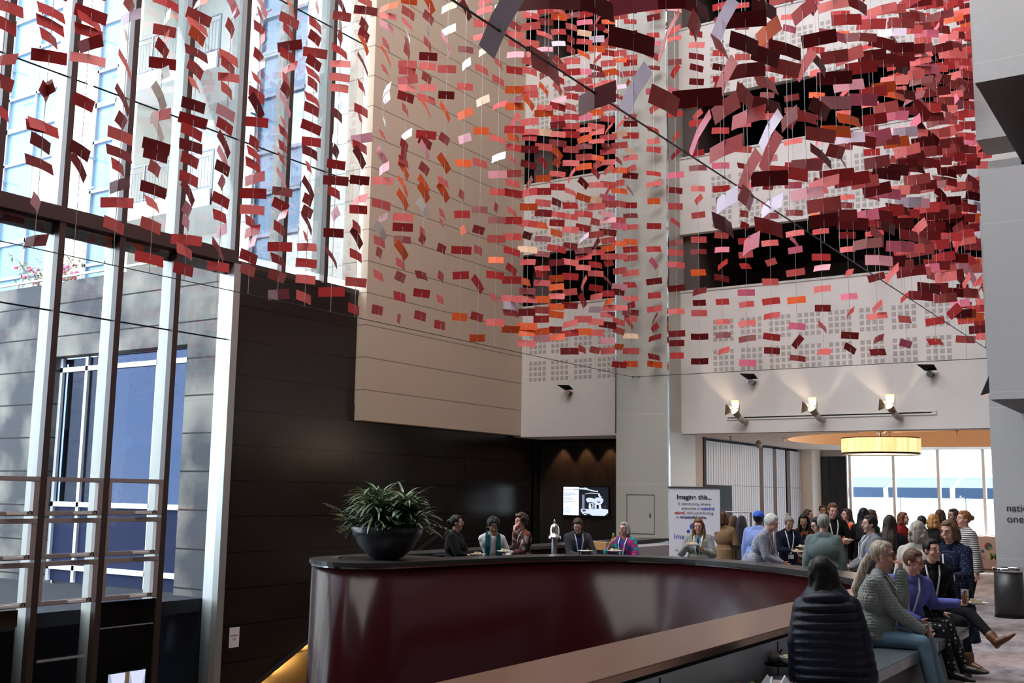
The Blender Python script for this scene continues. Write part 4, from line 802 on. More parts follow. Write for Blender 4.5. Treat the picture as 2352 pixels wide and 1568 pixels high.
d_ = ray(1340, 1572); p_ = Vector((0, 0, CAMZ))+d_*(-2.22/d_.x)
t = thing('food_dome', 'polished steel dome lid just showing at the bottom edge beside the bronze handrail', 'food cover', (-2.22, p_.y, zt))
hh = p_.z-zt+.004
m = MB(); m.lathe([(.13, 0), (.125, .02), (.11, hh*.6), (.07, hh*.9), (.0, hh)], n=40); m.obj('dome', chrome, t, smooth=True)
m = MB(); m.lathe([(0, 0), (.15, 0), (.155, .012), (.13, .014)], n=40); m.obj('base_tray', chrome, t, smooth=True)
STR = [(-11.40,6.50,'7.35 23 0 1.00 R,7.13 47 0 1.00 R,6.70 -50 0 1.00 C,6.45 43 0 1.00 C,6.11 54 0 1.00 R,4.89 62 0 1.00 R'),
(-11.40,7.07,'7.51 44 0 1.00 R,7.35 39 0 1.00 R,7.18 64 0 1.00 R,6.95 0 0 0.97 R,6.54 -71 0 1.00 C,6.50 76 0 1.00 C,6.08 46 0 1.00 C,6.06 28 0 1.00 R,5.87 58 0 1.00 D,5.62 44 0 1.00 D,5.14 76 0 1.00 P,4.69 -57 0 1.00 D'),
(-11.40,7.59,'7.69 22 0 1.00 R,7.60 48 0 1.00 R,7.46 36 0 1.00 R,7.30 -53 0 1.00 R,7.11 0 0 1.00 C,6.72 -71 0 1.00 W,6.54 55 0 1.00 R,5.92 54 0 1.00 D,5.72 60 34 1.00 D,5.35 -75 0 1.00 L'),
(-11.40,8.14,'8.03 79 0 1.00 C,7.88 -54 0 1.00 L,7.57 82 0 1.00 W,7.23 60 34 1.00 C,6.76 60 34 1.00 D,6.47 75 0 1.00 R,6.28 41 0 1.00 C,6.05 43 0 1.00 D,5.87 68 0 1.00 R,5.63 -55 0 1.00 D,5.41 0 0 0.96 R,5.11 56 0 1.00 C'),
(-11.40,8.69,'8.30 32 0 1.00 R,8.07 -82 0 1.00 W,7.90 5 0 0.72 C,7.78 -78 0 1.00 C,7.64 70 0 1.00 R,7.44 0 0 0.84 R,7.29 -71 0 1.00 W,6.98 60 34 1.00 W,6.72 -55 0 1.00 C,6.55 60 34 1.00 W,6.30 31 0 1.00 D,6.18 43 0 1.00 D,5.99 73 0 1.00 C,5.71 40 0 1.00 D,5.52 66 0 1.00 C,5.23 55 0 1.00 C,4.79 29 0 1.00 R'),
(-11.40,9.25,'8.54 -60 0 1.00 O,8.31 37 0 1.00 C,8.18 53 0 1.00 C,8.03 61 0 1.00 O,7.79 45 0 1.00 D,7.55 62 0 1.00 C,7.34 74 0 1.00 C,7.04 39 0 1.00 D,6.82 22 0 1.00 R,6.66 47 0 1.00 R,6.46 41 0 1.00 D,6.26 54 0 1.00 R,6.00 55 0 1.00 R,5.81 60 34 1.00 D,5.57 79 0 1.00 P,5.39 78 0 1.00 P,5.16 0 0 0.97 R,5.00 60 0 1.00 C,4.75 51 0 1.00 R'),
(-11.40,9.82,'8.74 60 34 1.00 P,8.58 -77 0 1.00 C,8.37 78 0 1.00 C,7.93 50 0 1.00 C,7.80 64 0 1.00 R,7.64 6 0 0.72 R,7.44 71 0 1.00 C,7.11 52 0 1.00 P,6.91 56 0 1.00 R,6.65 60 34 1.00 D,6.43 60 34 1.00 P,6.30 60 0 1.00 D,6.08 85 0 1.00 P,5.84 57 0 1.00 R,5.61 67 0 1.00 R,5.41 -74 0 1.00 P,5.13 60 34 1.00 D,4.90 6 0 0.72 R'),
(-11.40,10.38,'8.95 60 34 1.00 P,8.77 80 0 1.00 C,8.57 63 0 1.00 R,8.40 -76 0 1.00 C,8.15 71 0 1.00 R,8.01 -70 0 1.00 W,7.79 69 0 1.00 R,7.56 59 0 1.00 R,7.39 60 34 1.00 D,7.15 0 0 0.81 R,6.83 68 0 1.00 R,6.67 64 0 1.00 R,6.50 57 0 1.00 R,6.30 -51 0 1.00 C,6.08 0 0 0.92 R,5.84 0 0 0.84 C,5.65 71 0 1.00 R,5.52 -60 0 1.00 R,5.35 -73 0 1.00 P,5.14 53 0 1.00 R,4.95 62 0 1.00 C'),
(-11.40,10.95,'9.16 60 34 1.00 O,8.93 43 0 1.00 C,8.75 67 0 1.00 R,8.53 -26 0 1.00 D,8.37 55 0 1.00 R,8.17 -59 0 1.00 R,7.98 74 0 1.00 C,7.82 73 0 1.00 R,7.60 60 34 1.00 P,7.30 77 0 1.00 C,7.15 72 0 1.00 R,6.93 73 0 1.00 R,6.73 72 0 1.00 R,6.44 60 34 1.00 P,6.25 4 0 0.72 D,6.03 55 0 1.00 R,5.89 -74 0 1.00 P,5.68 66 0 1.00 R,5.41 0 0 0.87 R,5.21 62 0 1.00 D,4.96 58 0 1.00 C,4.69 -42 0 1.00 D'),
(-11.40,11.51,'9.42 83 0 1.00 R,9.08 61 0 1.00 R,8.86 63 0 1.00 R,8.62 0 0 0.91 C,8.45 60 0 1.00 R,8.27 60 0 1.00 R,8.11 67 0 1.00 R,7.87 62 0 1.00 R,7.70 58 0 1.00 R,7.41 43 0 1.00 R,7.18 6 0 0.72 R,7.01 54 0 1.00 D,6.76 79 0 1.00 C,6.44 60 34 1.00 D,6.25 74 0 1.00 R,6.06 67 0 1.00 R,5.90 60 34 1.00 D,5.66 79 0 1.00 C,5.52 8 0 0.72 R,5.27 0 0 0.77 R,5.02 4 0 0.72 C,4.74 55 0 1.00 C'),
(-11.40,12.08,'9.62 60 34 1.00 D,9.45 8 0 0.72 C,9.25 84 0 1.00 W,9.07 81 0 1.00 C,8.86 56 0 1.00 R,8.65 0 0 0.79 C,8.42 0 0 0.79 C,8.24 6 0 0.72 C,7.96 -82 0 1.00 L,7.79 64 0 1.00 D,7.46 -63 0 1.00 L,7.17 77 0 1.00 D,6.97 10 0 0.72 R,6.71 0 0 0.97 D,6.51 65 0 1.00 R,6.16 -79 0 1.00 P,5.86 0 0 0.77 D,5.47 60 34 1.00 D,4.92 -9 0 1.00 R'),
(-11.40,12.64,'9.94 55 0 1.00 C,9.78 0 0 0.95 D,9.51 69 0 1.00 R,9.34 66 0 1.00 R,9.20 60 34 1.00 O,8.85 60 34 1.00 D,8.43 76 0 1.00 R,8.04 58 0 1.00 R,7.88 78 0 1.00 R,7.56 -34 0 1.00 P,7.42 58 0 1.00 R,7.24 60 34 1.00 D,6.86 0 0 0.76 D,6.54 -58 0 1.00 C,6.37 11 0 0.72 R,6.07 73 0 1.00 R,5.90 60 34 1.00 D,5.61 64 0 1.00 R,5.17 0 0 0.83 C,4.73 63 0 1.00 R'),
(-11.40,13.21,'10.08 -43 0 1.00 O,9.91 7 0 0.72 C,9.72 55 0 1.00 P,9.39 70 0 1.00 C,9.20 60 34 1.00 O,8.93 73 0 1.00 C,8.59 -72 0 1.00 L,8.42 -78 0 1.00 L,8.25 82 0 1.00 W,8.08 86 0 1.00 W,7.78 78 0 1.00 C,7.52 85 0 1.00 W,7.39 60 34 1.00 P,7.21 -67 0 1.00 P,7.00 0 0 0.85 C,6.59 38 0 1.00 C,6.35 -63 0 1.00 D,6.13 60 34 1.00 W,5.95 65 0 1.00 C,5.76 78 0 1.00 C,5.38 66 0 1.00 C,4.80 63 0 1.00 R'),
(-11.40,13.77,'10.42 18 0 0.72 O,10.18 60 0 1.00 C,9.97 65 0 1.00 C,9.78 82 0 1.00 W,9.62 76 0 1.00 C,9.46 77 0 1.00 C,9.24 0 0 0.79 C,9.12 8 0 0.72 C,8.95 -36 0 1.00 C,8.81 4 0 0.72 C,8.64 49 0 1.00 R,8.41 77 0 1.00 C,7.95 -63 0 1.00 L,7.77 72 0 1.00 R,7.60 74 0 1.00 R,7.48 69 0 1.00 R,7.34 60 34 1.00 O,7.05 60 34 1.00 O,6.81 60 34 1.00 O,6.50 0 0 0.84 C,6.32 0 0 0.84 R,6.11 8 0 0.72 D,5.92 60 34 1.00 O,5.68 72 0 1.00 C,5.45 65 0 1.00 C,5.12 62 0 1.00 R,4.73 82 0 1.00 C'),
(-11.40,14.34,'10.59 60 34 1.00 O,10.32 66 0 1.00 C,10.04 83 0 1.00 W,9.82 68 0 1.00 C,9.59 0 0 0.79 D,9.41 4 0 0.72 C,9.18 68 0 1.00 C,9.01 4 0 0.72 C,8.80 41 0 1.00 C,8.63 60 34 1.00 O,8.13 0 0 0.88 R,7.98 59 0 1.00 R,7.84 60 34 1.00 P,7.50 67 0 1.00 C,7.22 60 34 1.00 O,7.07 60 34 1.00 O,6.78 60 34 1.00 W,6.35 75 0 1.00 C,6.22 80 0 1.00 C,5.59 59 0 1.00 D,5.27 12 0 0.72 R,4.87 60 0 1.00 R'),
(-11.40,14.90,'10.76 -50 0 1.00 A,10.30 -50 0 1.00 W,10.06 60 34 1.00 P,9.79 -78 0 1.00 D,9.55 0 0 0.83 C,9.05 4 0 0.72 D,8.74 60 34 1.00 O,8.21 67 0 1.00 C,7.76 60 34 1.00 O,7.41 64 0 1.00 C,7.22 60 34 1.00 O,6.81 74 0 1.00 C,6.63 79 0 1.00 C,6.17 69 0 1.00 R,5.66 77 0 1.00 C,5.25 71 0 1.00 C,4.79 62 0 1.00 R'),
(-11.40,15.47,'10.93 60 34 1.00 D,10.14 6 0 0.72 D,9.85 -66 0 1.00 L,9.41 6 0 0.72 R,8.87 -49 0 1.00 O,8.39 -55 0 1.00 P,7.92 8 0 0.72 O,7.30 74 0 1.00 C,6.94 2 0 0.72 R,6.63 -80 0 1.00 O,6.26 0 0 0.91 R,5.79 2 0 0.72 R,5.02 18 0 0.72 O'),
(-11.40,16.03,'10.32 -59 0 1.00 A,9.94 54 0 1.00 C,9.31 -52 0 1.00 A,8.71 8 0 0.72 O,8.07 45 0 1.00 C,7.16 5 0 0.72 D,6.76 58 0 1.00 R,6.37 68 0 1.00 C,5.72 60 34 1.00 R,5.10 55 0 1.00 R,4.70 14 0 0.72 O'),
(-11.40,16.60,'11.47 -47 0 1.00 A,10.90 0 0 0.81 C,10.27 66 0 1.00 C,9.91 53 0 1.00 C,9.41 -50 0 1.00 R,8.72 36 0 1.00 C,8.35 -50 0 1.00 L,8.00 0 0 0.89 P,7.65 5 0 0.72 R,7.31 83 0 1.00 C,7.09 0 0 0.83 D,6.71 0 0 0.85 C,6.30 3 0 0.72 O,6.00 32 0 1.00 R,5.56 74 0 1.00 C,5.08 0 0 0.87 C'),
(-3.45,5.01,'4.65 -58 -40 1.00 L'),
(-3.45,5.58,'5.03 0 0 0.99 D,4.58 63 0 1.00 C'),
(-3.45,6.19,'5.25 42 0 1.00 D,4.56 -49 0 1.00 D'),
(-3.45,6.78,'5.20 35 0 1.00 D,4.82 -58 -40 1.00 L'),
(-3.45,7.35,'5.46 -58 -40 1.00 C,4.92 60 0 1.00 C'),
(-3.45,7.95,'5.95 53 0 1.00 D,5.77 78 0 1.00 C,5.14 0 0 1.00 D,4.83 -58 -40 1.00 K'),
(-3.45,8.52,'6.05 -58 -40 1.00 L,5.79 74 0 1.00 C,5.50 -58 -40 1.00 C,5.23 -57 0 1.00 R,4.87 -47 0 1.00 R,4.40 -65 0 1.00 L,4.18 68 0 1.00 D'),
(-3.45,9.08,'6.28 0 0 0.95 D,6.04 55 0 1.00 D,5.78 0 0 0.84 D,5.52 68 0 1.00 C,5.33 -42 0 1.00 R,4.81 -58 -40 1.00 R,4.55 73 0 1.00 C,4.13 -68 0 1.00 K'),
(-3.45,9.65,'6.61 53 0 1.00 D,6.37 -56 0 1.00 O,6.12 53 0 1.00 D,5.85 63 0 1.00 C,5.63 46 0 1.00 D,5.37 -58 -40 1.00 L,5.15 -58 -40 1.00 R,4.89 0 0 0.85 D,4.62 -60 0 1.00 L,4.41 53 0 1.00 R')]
# ================================================================== THE HANGING SCULPTURE
cm = {}
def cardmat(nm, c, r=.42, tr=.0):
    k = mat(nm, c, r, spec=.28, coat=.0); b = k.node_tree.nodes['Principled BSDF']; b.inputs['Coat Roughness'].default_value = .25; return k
CM = {'R': ('red', cardmat('red_card', (.50, .035, .035))), 'D': ('dark red', cardmat('shaded_red_card', (.19, .012, .014))), 'C': ('coral red', cardmat('lit_coral_card', (.68, .12, .11))),  # one red sheet: shade, lit tones and sky sheen painted in as colours
      'P': ('pink', cardmat('sheen_pink_card', (.90, .40, .46))), 'L': ('pale lilac', cardmat('sheen_lilac_card', (.88, .74, .90))), 'O': ('orange', cardmat('sunlit_orange_card', (.90, .13, .03))),
      'W': ('off-white', cardmat('glare_white_card', (.85, .78, .72))), 'A': ('pale apricot', cardmat('sunlit_apricot_card', (.95, .62, .42))), 'K': ('rose pink', cardmat('sheen_rose_card', (.75, .16, .24)))}
XL, XN, YR, ZB = -11.4, -3.45, 22.35, 4.6
def cardgeo(X, Y, z, a, roll, size, L=.41, Hh=.15, pitch=0, fold=.10):
    """one folded sheet hung by its top edge; returns 8 verts and faces about its hanging point"""
    v = Vector((X, Y, 0)).normalized(); r_ = Vector((v.y, -v.x, 0)); ang = rad(a)
    ax = r_*math.cos(ang)+v*math.sin(ang); nr = Vector((-ax.y, ax.x, 0)); up = Vector((0, 0, 1))
    M = Matrix((ax, nr, up)).transposed() @ Matrix.Rotation(rad(roll), 3, 'Y') @ Matrix.Rotation(rad(pitch), 3, 'X')
    l = L*size/2; h = Hh*(.8+.2*size); th = .0022; vs = []
    for t_ in (0, th):
        for x_, y_ in ((-l, fold*l), (0, 0), (l, fold*l)):
            for z_ in (0, -h): vs.append(M @ Vector((x_, y_+t_, z_+h*.5)))
    return [tuple(q) for q in vs]
CF = [(0, 1, 3, 2), (2, 3, 5, 4), (6, 8, 9, 7), (8, 10, 11, 9), (0, 2, 8, 6), (2, 4, 10, 8), (1, 7, 9, 3), (3, 9, 11, 5), (0, 6, 7, 1), (4, 5, 11, 10)]
rr = random.Random(77)
cards = []   # (string index, z, verts, colour)
strings = []
for X, Y, s in STR:
    si = len(strings); strings.append((X, Y))
    for it in s.split(','):
        z, a, roll, size, c = it.split(); z = float(z)
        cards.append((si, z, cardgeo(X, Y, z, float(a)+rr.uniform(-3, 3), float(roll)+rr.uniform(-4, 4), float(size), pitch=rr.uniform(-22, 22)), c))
def fill(X, Y, lo, hi, gap, wts, si=None):
    z = lo or ZB+rr.uniform(.15, .5)
    if si is None: si = len(strings); strings.append((X, Y))
    D = Vector((X, Y, 0)).dot(F0); ztop = hi or min(16.5, CAMZ+D*math.tan(rad(30)))
    while z < ztop:
        c = rr.choices(list(wts), list(wts.values()))[0]; t_ = rr.random()
        if t_ < .58: a = rr.uniform(-14, 14); roll = rr.uniform(-8, 8); sz = rr.uniform(.72, 1.0)
        elif t_ < .90: a = rr.uniform(20, 68)*(1 if rr.random() < .72 else -1); roll = rr.uniform(-8, 8); sz = rr.uniform(.85, 1)
        else: a = rr.choice((-1, 1))*rr.uniform(45, 66); roll = (1 if a > 0 else -1)*rr.uniform(18, 40); sz = rr.uniform(.72, .9)
        cards.append((si, z, cardgeo(X, Y, z, a, roll, sz, pitch=rr.uniform(-28, 28)), c)); z += gap*rr.uniform(.45, 1.55)
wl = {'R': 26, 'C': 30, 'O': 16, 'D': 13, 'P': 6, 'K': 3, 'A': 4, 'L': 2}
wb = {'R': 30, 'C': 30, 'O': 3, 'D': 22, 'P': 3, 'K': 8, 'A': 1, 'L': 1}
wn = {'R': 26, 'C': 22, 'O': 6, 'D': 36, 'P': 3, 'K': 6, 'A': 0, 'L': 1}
for q in range(10): fill(XL, 17.16+.565*q, 0, 0, .27, wl)
for q in range(13): fill(XL+.565*(q+1), YR, 0, 0, .40, wb)
for q in range(22): fill(XN, 10.21+.565*q if q < 21 else 22.0, 0, 0, .42-.013*min(q, 12), wn)
for si_ in range(len(STR)):
    zt_ = max(c_[1] for c_ in cards if c_[0] == si_); fill(strings[si_][0], strings[si_][1], zt_+.3, zt_+2.2, .25 if strings[si_][0] < -5 else .45, wl if strings[si_][0] < -5 else wn, si_)
def psize(vs, X, Y, z):
    v = Vector((X, Y, z-CAMZ)); d = v.dot(FW); px = v.dot(RR)/d*FPX+1176; py = 784-v.dot(UP)/d*FPX
    ins = -30 < px < 2250 and -20 < py < 1568
    xs_ = []; ys_ = []
    for p in vs:
        w_ = v+Vector(p); dd = w_.dot(FW); xs_.append(w_.dot(RR)/dd*FPX); ys_.append(w_.dot(UP)/dd*FPX)
    return ((max(xs_)-min(xs_))*(max(ys_)-min(ys_)) if ins else 0)
order = sorted(range(len(cards)), key=lambda i: -psize(cards[i][2], *strings[cards[i][0]], cards[i][1]))
indiv = set(order[:300])
ORD = ['first', 'second', 'third', 'fourth', 'fifth', 'sixth', 'seventh', 'eighth', 'ninth', 'tenth', 'eleventh', 'twelfth', 'thirteenth', 'fourteenth', 'fifteenth', 'sixteenth', 'seventeenth', 'eighteenth', 'nineteenth', 'twentieth']
def ordw(i): return ORD[i] if i < 20 else ('twenty-'+ORD[i-20] if i < 29 else ('thirtieth' if i == 29 else 'thirty-'+ORD[i-30] if i < 39 else 'fortieth'))
side = {}
for si, (X, Y) in enumerate(strings):
    side[si] = 'left' if abs(X-XL) < .01 else ('right' if abs(X-XN) < .01 else 'back')
def srank(si):
    g_ = [s for s in range(len(strings)) if side[s] == side[si]]; g_.sort(key=lambda s: (strings[s][0] if side[si] == 'back' else strings[s][1])); return g_.index(si)
rk = {si: srank(si) for si in range(len(strings))}
crank = {}
for si in range(len(strings)):
    l_ = sorted([i for i in range(len(cards)) if cards[i][0] == si], key=lambda i: cards[i][1])
    for j, i in enumerate(l_): crank[i] = j
wirem = mat('steel_wire', (.62, .62, .60), .35, m=.6); clipm = mat('silver_clip', (.75, .75, .74), .25, m=.8)
for si, (X, Y) in enumerate(strings):
    m = MB(); rw = .0028 if side[si] == 'right' else .0042
    m.cone((0, 0, 0), (0, 0, 17.39), rw, rw, 5, True)
    o = m.obj('hanging_wire', wirem); o.location = (X, Y, ZB)
    label(o, 'vertical steel wire, %s of the %s row counted from the %s' % (ordw(rk[si]), side[si], 'left' if side[si] == 'back' else 'camera end'), 'wire', 'vertical wires of the hanging sculpture')
m = MB(); m.tube([(XL, -3.9, ZB), (XL, YR, ZB), ], .007, 6); m.tube([(XL, YR, ZB), (XN, YR, ZB)], .007, 6); m.tube([(XN, YR, ZB), (XN, -3.9, ZB)], .007, 6)
m.tube([(XL, YR, ZB), (XL+.05, 22.62, ZB+.02)], .007, 6); m.ell((XL, YR, ZB), (.03, .03, .02), nu=8, nv=5)
# knots where the wires meet the cable
for X, Y in strings: m.ell((X, Y, ZB), (.012, .012, .010), nu=6, nv=4)
label(m.obj('perimeter_cable', mat('dark_cable', (.06, .06, .06), .4, m=.5)), 'taut horizontal steel cable running round the bottom of the hanging red sculpture', 'cable')
cl = MB(); cl.ell((0, 0, 0), (.009, .006, .012), nu=6, nv=4); clipmesh = cl.mesh('clip', clipm)
bulk = MB(); keys = list(CM)
for i in order:
    si, z, vs, c = cards[i]; X, Y = strings[si]
    if i in indiv:
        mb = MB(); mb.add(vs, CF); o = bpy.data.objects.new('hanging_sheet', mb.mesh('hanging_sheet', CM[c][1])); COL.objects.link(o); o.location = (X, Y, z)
        label(o, 'red folded sheet light-painted %s, %s up on the %s wire of the %s row' % (CM[c][0], ordw(crank[i]), ordw(rk[si]), side[si]), 'hanging sheet', 'folded sheets of the hanging sculpture')
        q = bpy.data.objects.new('clip', clipmesh); COL.objects.link(q); q.parent = o; q.location = (0, 0, .06)
    else:
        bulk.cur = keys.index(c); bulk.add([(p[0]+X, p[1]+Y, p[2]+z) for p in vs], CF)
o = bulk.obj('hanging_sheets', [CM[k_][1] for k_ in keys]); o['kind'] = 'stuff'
label(o, 'the many smaller red folded sheets, light-painted coral and pink, further up and back in the hanging sculpture', 'hanging sheets', 'folded sheets of the hanging sculpture')
print('CARDS', len(cards), len(strings))
# ================================================================== PEOPLE
def fabric(nm, c, r=.85, kind=None, c2=(1, 1, 1), sc=40, c3=None):
    """cloth with a woven, knitted or printed surface that belongs to the garment"""
    if nm in MATS: return MATS[nm]
    k = bpy.data.materials.new(nm); k.use_nodes = True; n = k.node_tree; b = n.nodes['Principled BSDF']; g = n.nodes.new('ShaderNodeTexCoord')
    b.inputs['Roughness'].default_value = r; b.inputs['Sheen Weight'].default_value = .03; b.inputs['Specular IOR Level'].default_value = .12
    O = g.outputs['Object']; x = n.nodes.new('ShaderNodeTexNoise'); x.inputs['Scale'].default_value = 7; x.inputs['Detail'].default_value = 3; n.links.new(O, x.inputs['Vector'])
    col = mixc(n, x.outputs['Fac'], tuple(v*.78 for v in c), tuple(min(1, v*1.18) for v in c)); hgt = x.outputs['Fac']; bs = .35; bd = .03
    sp = n.nodes.new('ShaderNodeSeparateXYZ'); n.links.new(O, sp.inputs[0])
    if kind in ('dots', 'floral', 'check', 'camo'):
        v = n.nodes.new('ShaderNodeTexVoronoi'); v.inputs['Scale'].default_value = sc; v.inputs['Randomness'].default_value = {'dots': .25, 'floral': 1, 'check': .35, 'camo': 1}[kind]
        mp = n.nodes.new('ShaderNodeMapping'); mp.inputs['Scale'].default_value = (1, 1, 1.8) if kind == 'check' else (1, 1, 1); n.links.new(O, mp.inputs[0]); n.links.new(mp.outputs[0], v.inputs['Vector'])
        if kind in ('dots', 'check'): col = mixc(n, mth(n, 'LESS_THAN', v.outputs['Distance'], .26 if kind == 'dots' else .34), col, c2)
        else:
            s2 = n.nodes.new('ShaderNodeSeparateColor'); n.links.new(v.outputs['Color'], s2.inputs[0]); col = mixc(n, mth(n, 'GREATER_THAN', s2.outputs[0], .52), col, c2)
            if c3: col = mixc(n, mth(n, 'GREATER_THAN', s2.outputs[1], .68), col, c3)
    if kind == 'stripes': col = mixc(n, mth(n, 'LESS_THAN', mth(n, 'FRACT', mth(n, 'MULTIPLY', sp.outputs['Z'], sc)), .45), col, c2)
    if kind == 'knit':
        wv = n.nodes.new('ShaderNodeTexWave'); wv.bands_direction = 'X'; wv.inputs['Scale'].default_value = sc; wv.inputs['Distortion'].default_value = 2.5; n.links.new(O, wv.inputs['Vector'])
        w2 = n.nodes.new('ShaderNodeTexWave'); w2.bands_direction = 'Z'; w2.inputs['Scale'].default_value = sc*.6; w2.inputs['Distortion'].default_value = 1.5; n.links.new(O, w2.inputs['Vector'])
        hgt = mth(n, 'ADD', wv.outputs['Fac'], mth(n, 'MULTIPLY', w2.outputs['Fac'], .5)); bs = .8; bd = .006; col = mixc(n, mth(n, 'MULTIPLY', hgt, .6), tuple(v*.78 for v in c), c)
    n.links.new(col, b.inputs['Base Color']); bp = n.nodes.new('ShaderNodeBump'); bp.inputs['Strength'].default_value = bs; bp.inputs['Distance'].default_value = bd; n.links.new(hgt, bp.inputs['Height']); n.links.new(bp.outputs[0], b.inputs['Normal'])
    MATS[nm] = k; return k
def hairmat(nm, c, c2=None, r=.45):
    if nm in MATS: return MATS[nm]
    k = bpy.data.materials.new(nm); k.use_nodes = True; n = k.node_tree; b = n.nodes['Principled BSDF']; g = n.nodes.new('ShaderNodeTexCoord'); mp = n.nodes.new('ShaderNodeMapping'); mp.inputs['Scale'].default_value = (60, 60, 7)
    n.links.new(g.outputs['Object'], mp.inputs[0]); x = n.nodes.new('ShaderNodeTexNoise'); x.inputs['Scale'].default_value = 1; x.inputs['Detail'].default_value = 3; n.links.new(mp.outputs[0], x.inputs['Vector'])
    n.links.new(mixc(n, mth(n, 'MULTIPLY', mth(n, 'SUBTRACT', x.outputs['Fac'], .3), 2.4), tuple(v*.55 for v in c), c2 or tuple(min(1, v*1.5) for v in c)), b.inputs['Base Color'])
    b.inputs['Roughness'].default_value = r; b.inputs['Specular IOR Level'].default_value = .25; bp = n.nodes.new('ShaderNodeBump'); bp.inputs['Strength'].default_value = .6; bp.inputs['Distance'].default_value = .01; n.links.new(x.outputs['Fac'], bp.inputs['Height']); n.links.new(bp.outputs[0], b.inputs['Normal'])
    MATS[nm] = k; return k
def blob(mb, name, m, vox=.01, sm=3, parent=None):
    me = bpy.data.meshes.new(name); me.from_pydata(mb.v, [], mb.f); o = bpy.data.objects.new(name, me); COL.objects.link(o)
    r = o.modifiers.new('r', 'REMESH'); r.mode = 'VOXEL'; r.voxel_size = vox
    s = o.modifiers.new('s', 'SMOOTH'); s.factor = .5; s.iterations = sm
    dg = bpy.context.evaluated_depsgraph_get(); e = o.evaluated_get(dg); new = bpy.data.meshes.new_from_object(e); o.modifiers.clear(); o.data = new; bpy.data.meshes.remove(me)
    new.name = name; new.materials.clear(); new.materials.append(m); new.polygons.foreach_set('use_smooth', [True]*len(new.polygons))
    if parent is not None: o.parent = parent
    return o
def cap(mb, a, b, r0, r1, n=12):
    a = Vector(a); b = Vector(b); mb.cone(a, b, r0, r1, n); mb.ell(a, (r0,)*3, nu=n, nv=7); mb.ell(b, (r1,)*3, nu=n, nv=7)
def ik(a, t, l1, l2, hint):
    a = Vector(a); t = Vector(t); d = t-a; L = d.length; mx = (l1+l2)*.995
    if L > mx: t = a+d*(mx/L); d = t-a; L = mx
    u = d/L; x = (l1*l1-l2*l2+L*L)/(2*L); h = math.sqrt(max(0, l1*l1-x*x)); hv = Vector(hint); hv = (hv-u*hv.dot(u)).normalized()
    return a+u*x+hv*h, t
def hand(mb, w, d, nrm, side, curl=.5, s=1, spread=.0):
    """palm, four fingers of different lengths and a thumb leaving the side of the palm"""
    d = d.normalized(); nrm = (nrm-d*nrm.dot(d)).normalized(); ac = d.cross(nrm)*side
    cap(mb, w, w+d*.02*s, .026*s, .026*s, 10)
    for k_ in range(4):
        o_ = (k_-1.5)*.019*s; b_ = w+d*.08*s+ac*o_; cap(mb, w+d*.02*s+ac*o_*.75, b_, .0145*s, .0125*s, 8)
        L = (.066, .076, .072, .056)[k_]*s; dd = (d*math.cos(curl*.7)+nrm*math.sin(curl*.7)); m1 = b_+dd*L*.5; d2 = d*math.cos(curl*1.6)+nrm*math.sin(curl*1.6); cap(mb, b_, m1, .0098*s, .009*s, 8); cap(mb, m1, m1+d2*L*.55, .009*s, .0072*s, 8)
    t0 = w+d*.025*s-ac*.026*s; td = (d*.75-ac*.65+nrm*.35).normalized(); t1 = t0+td*.042*s; cap(mb, t0, t1, .0125*s, .0105*s, 8); cap(mb, t1, t1+(td+nrm*curl*.6+d*.4).normalized()*.032*s, .0105*s, .008*s, 8)
SKIN = {'fair': (.62, .38, .29), 'pink': (.66, .36, .28), 'tan': (.42, .24, .16), 'brown': (.26, .14, .09), 'dark': (.10, .055, .04)}
def skin(k): return mat('skin_'+k, SKIN[k], .5, spec=.35, noise=.10, ns=18)
eyew = mat('eye_white', (.70, .68, .66), .2); eyed = mat('eye_iris', (.035, .025, .02), .15)
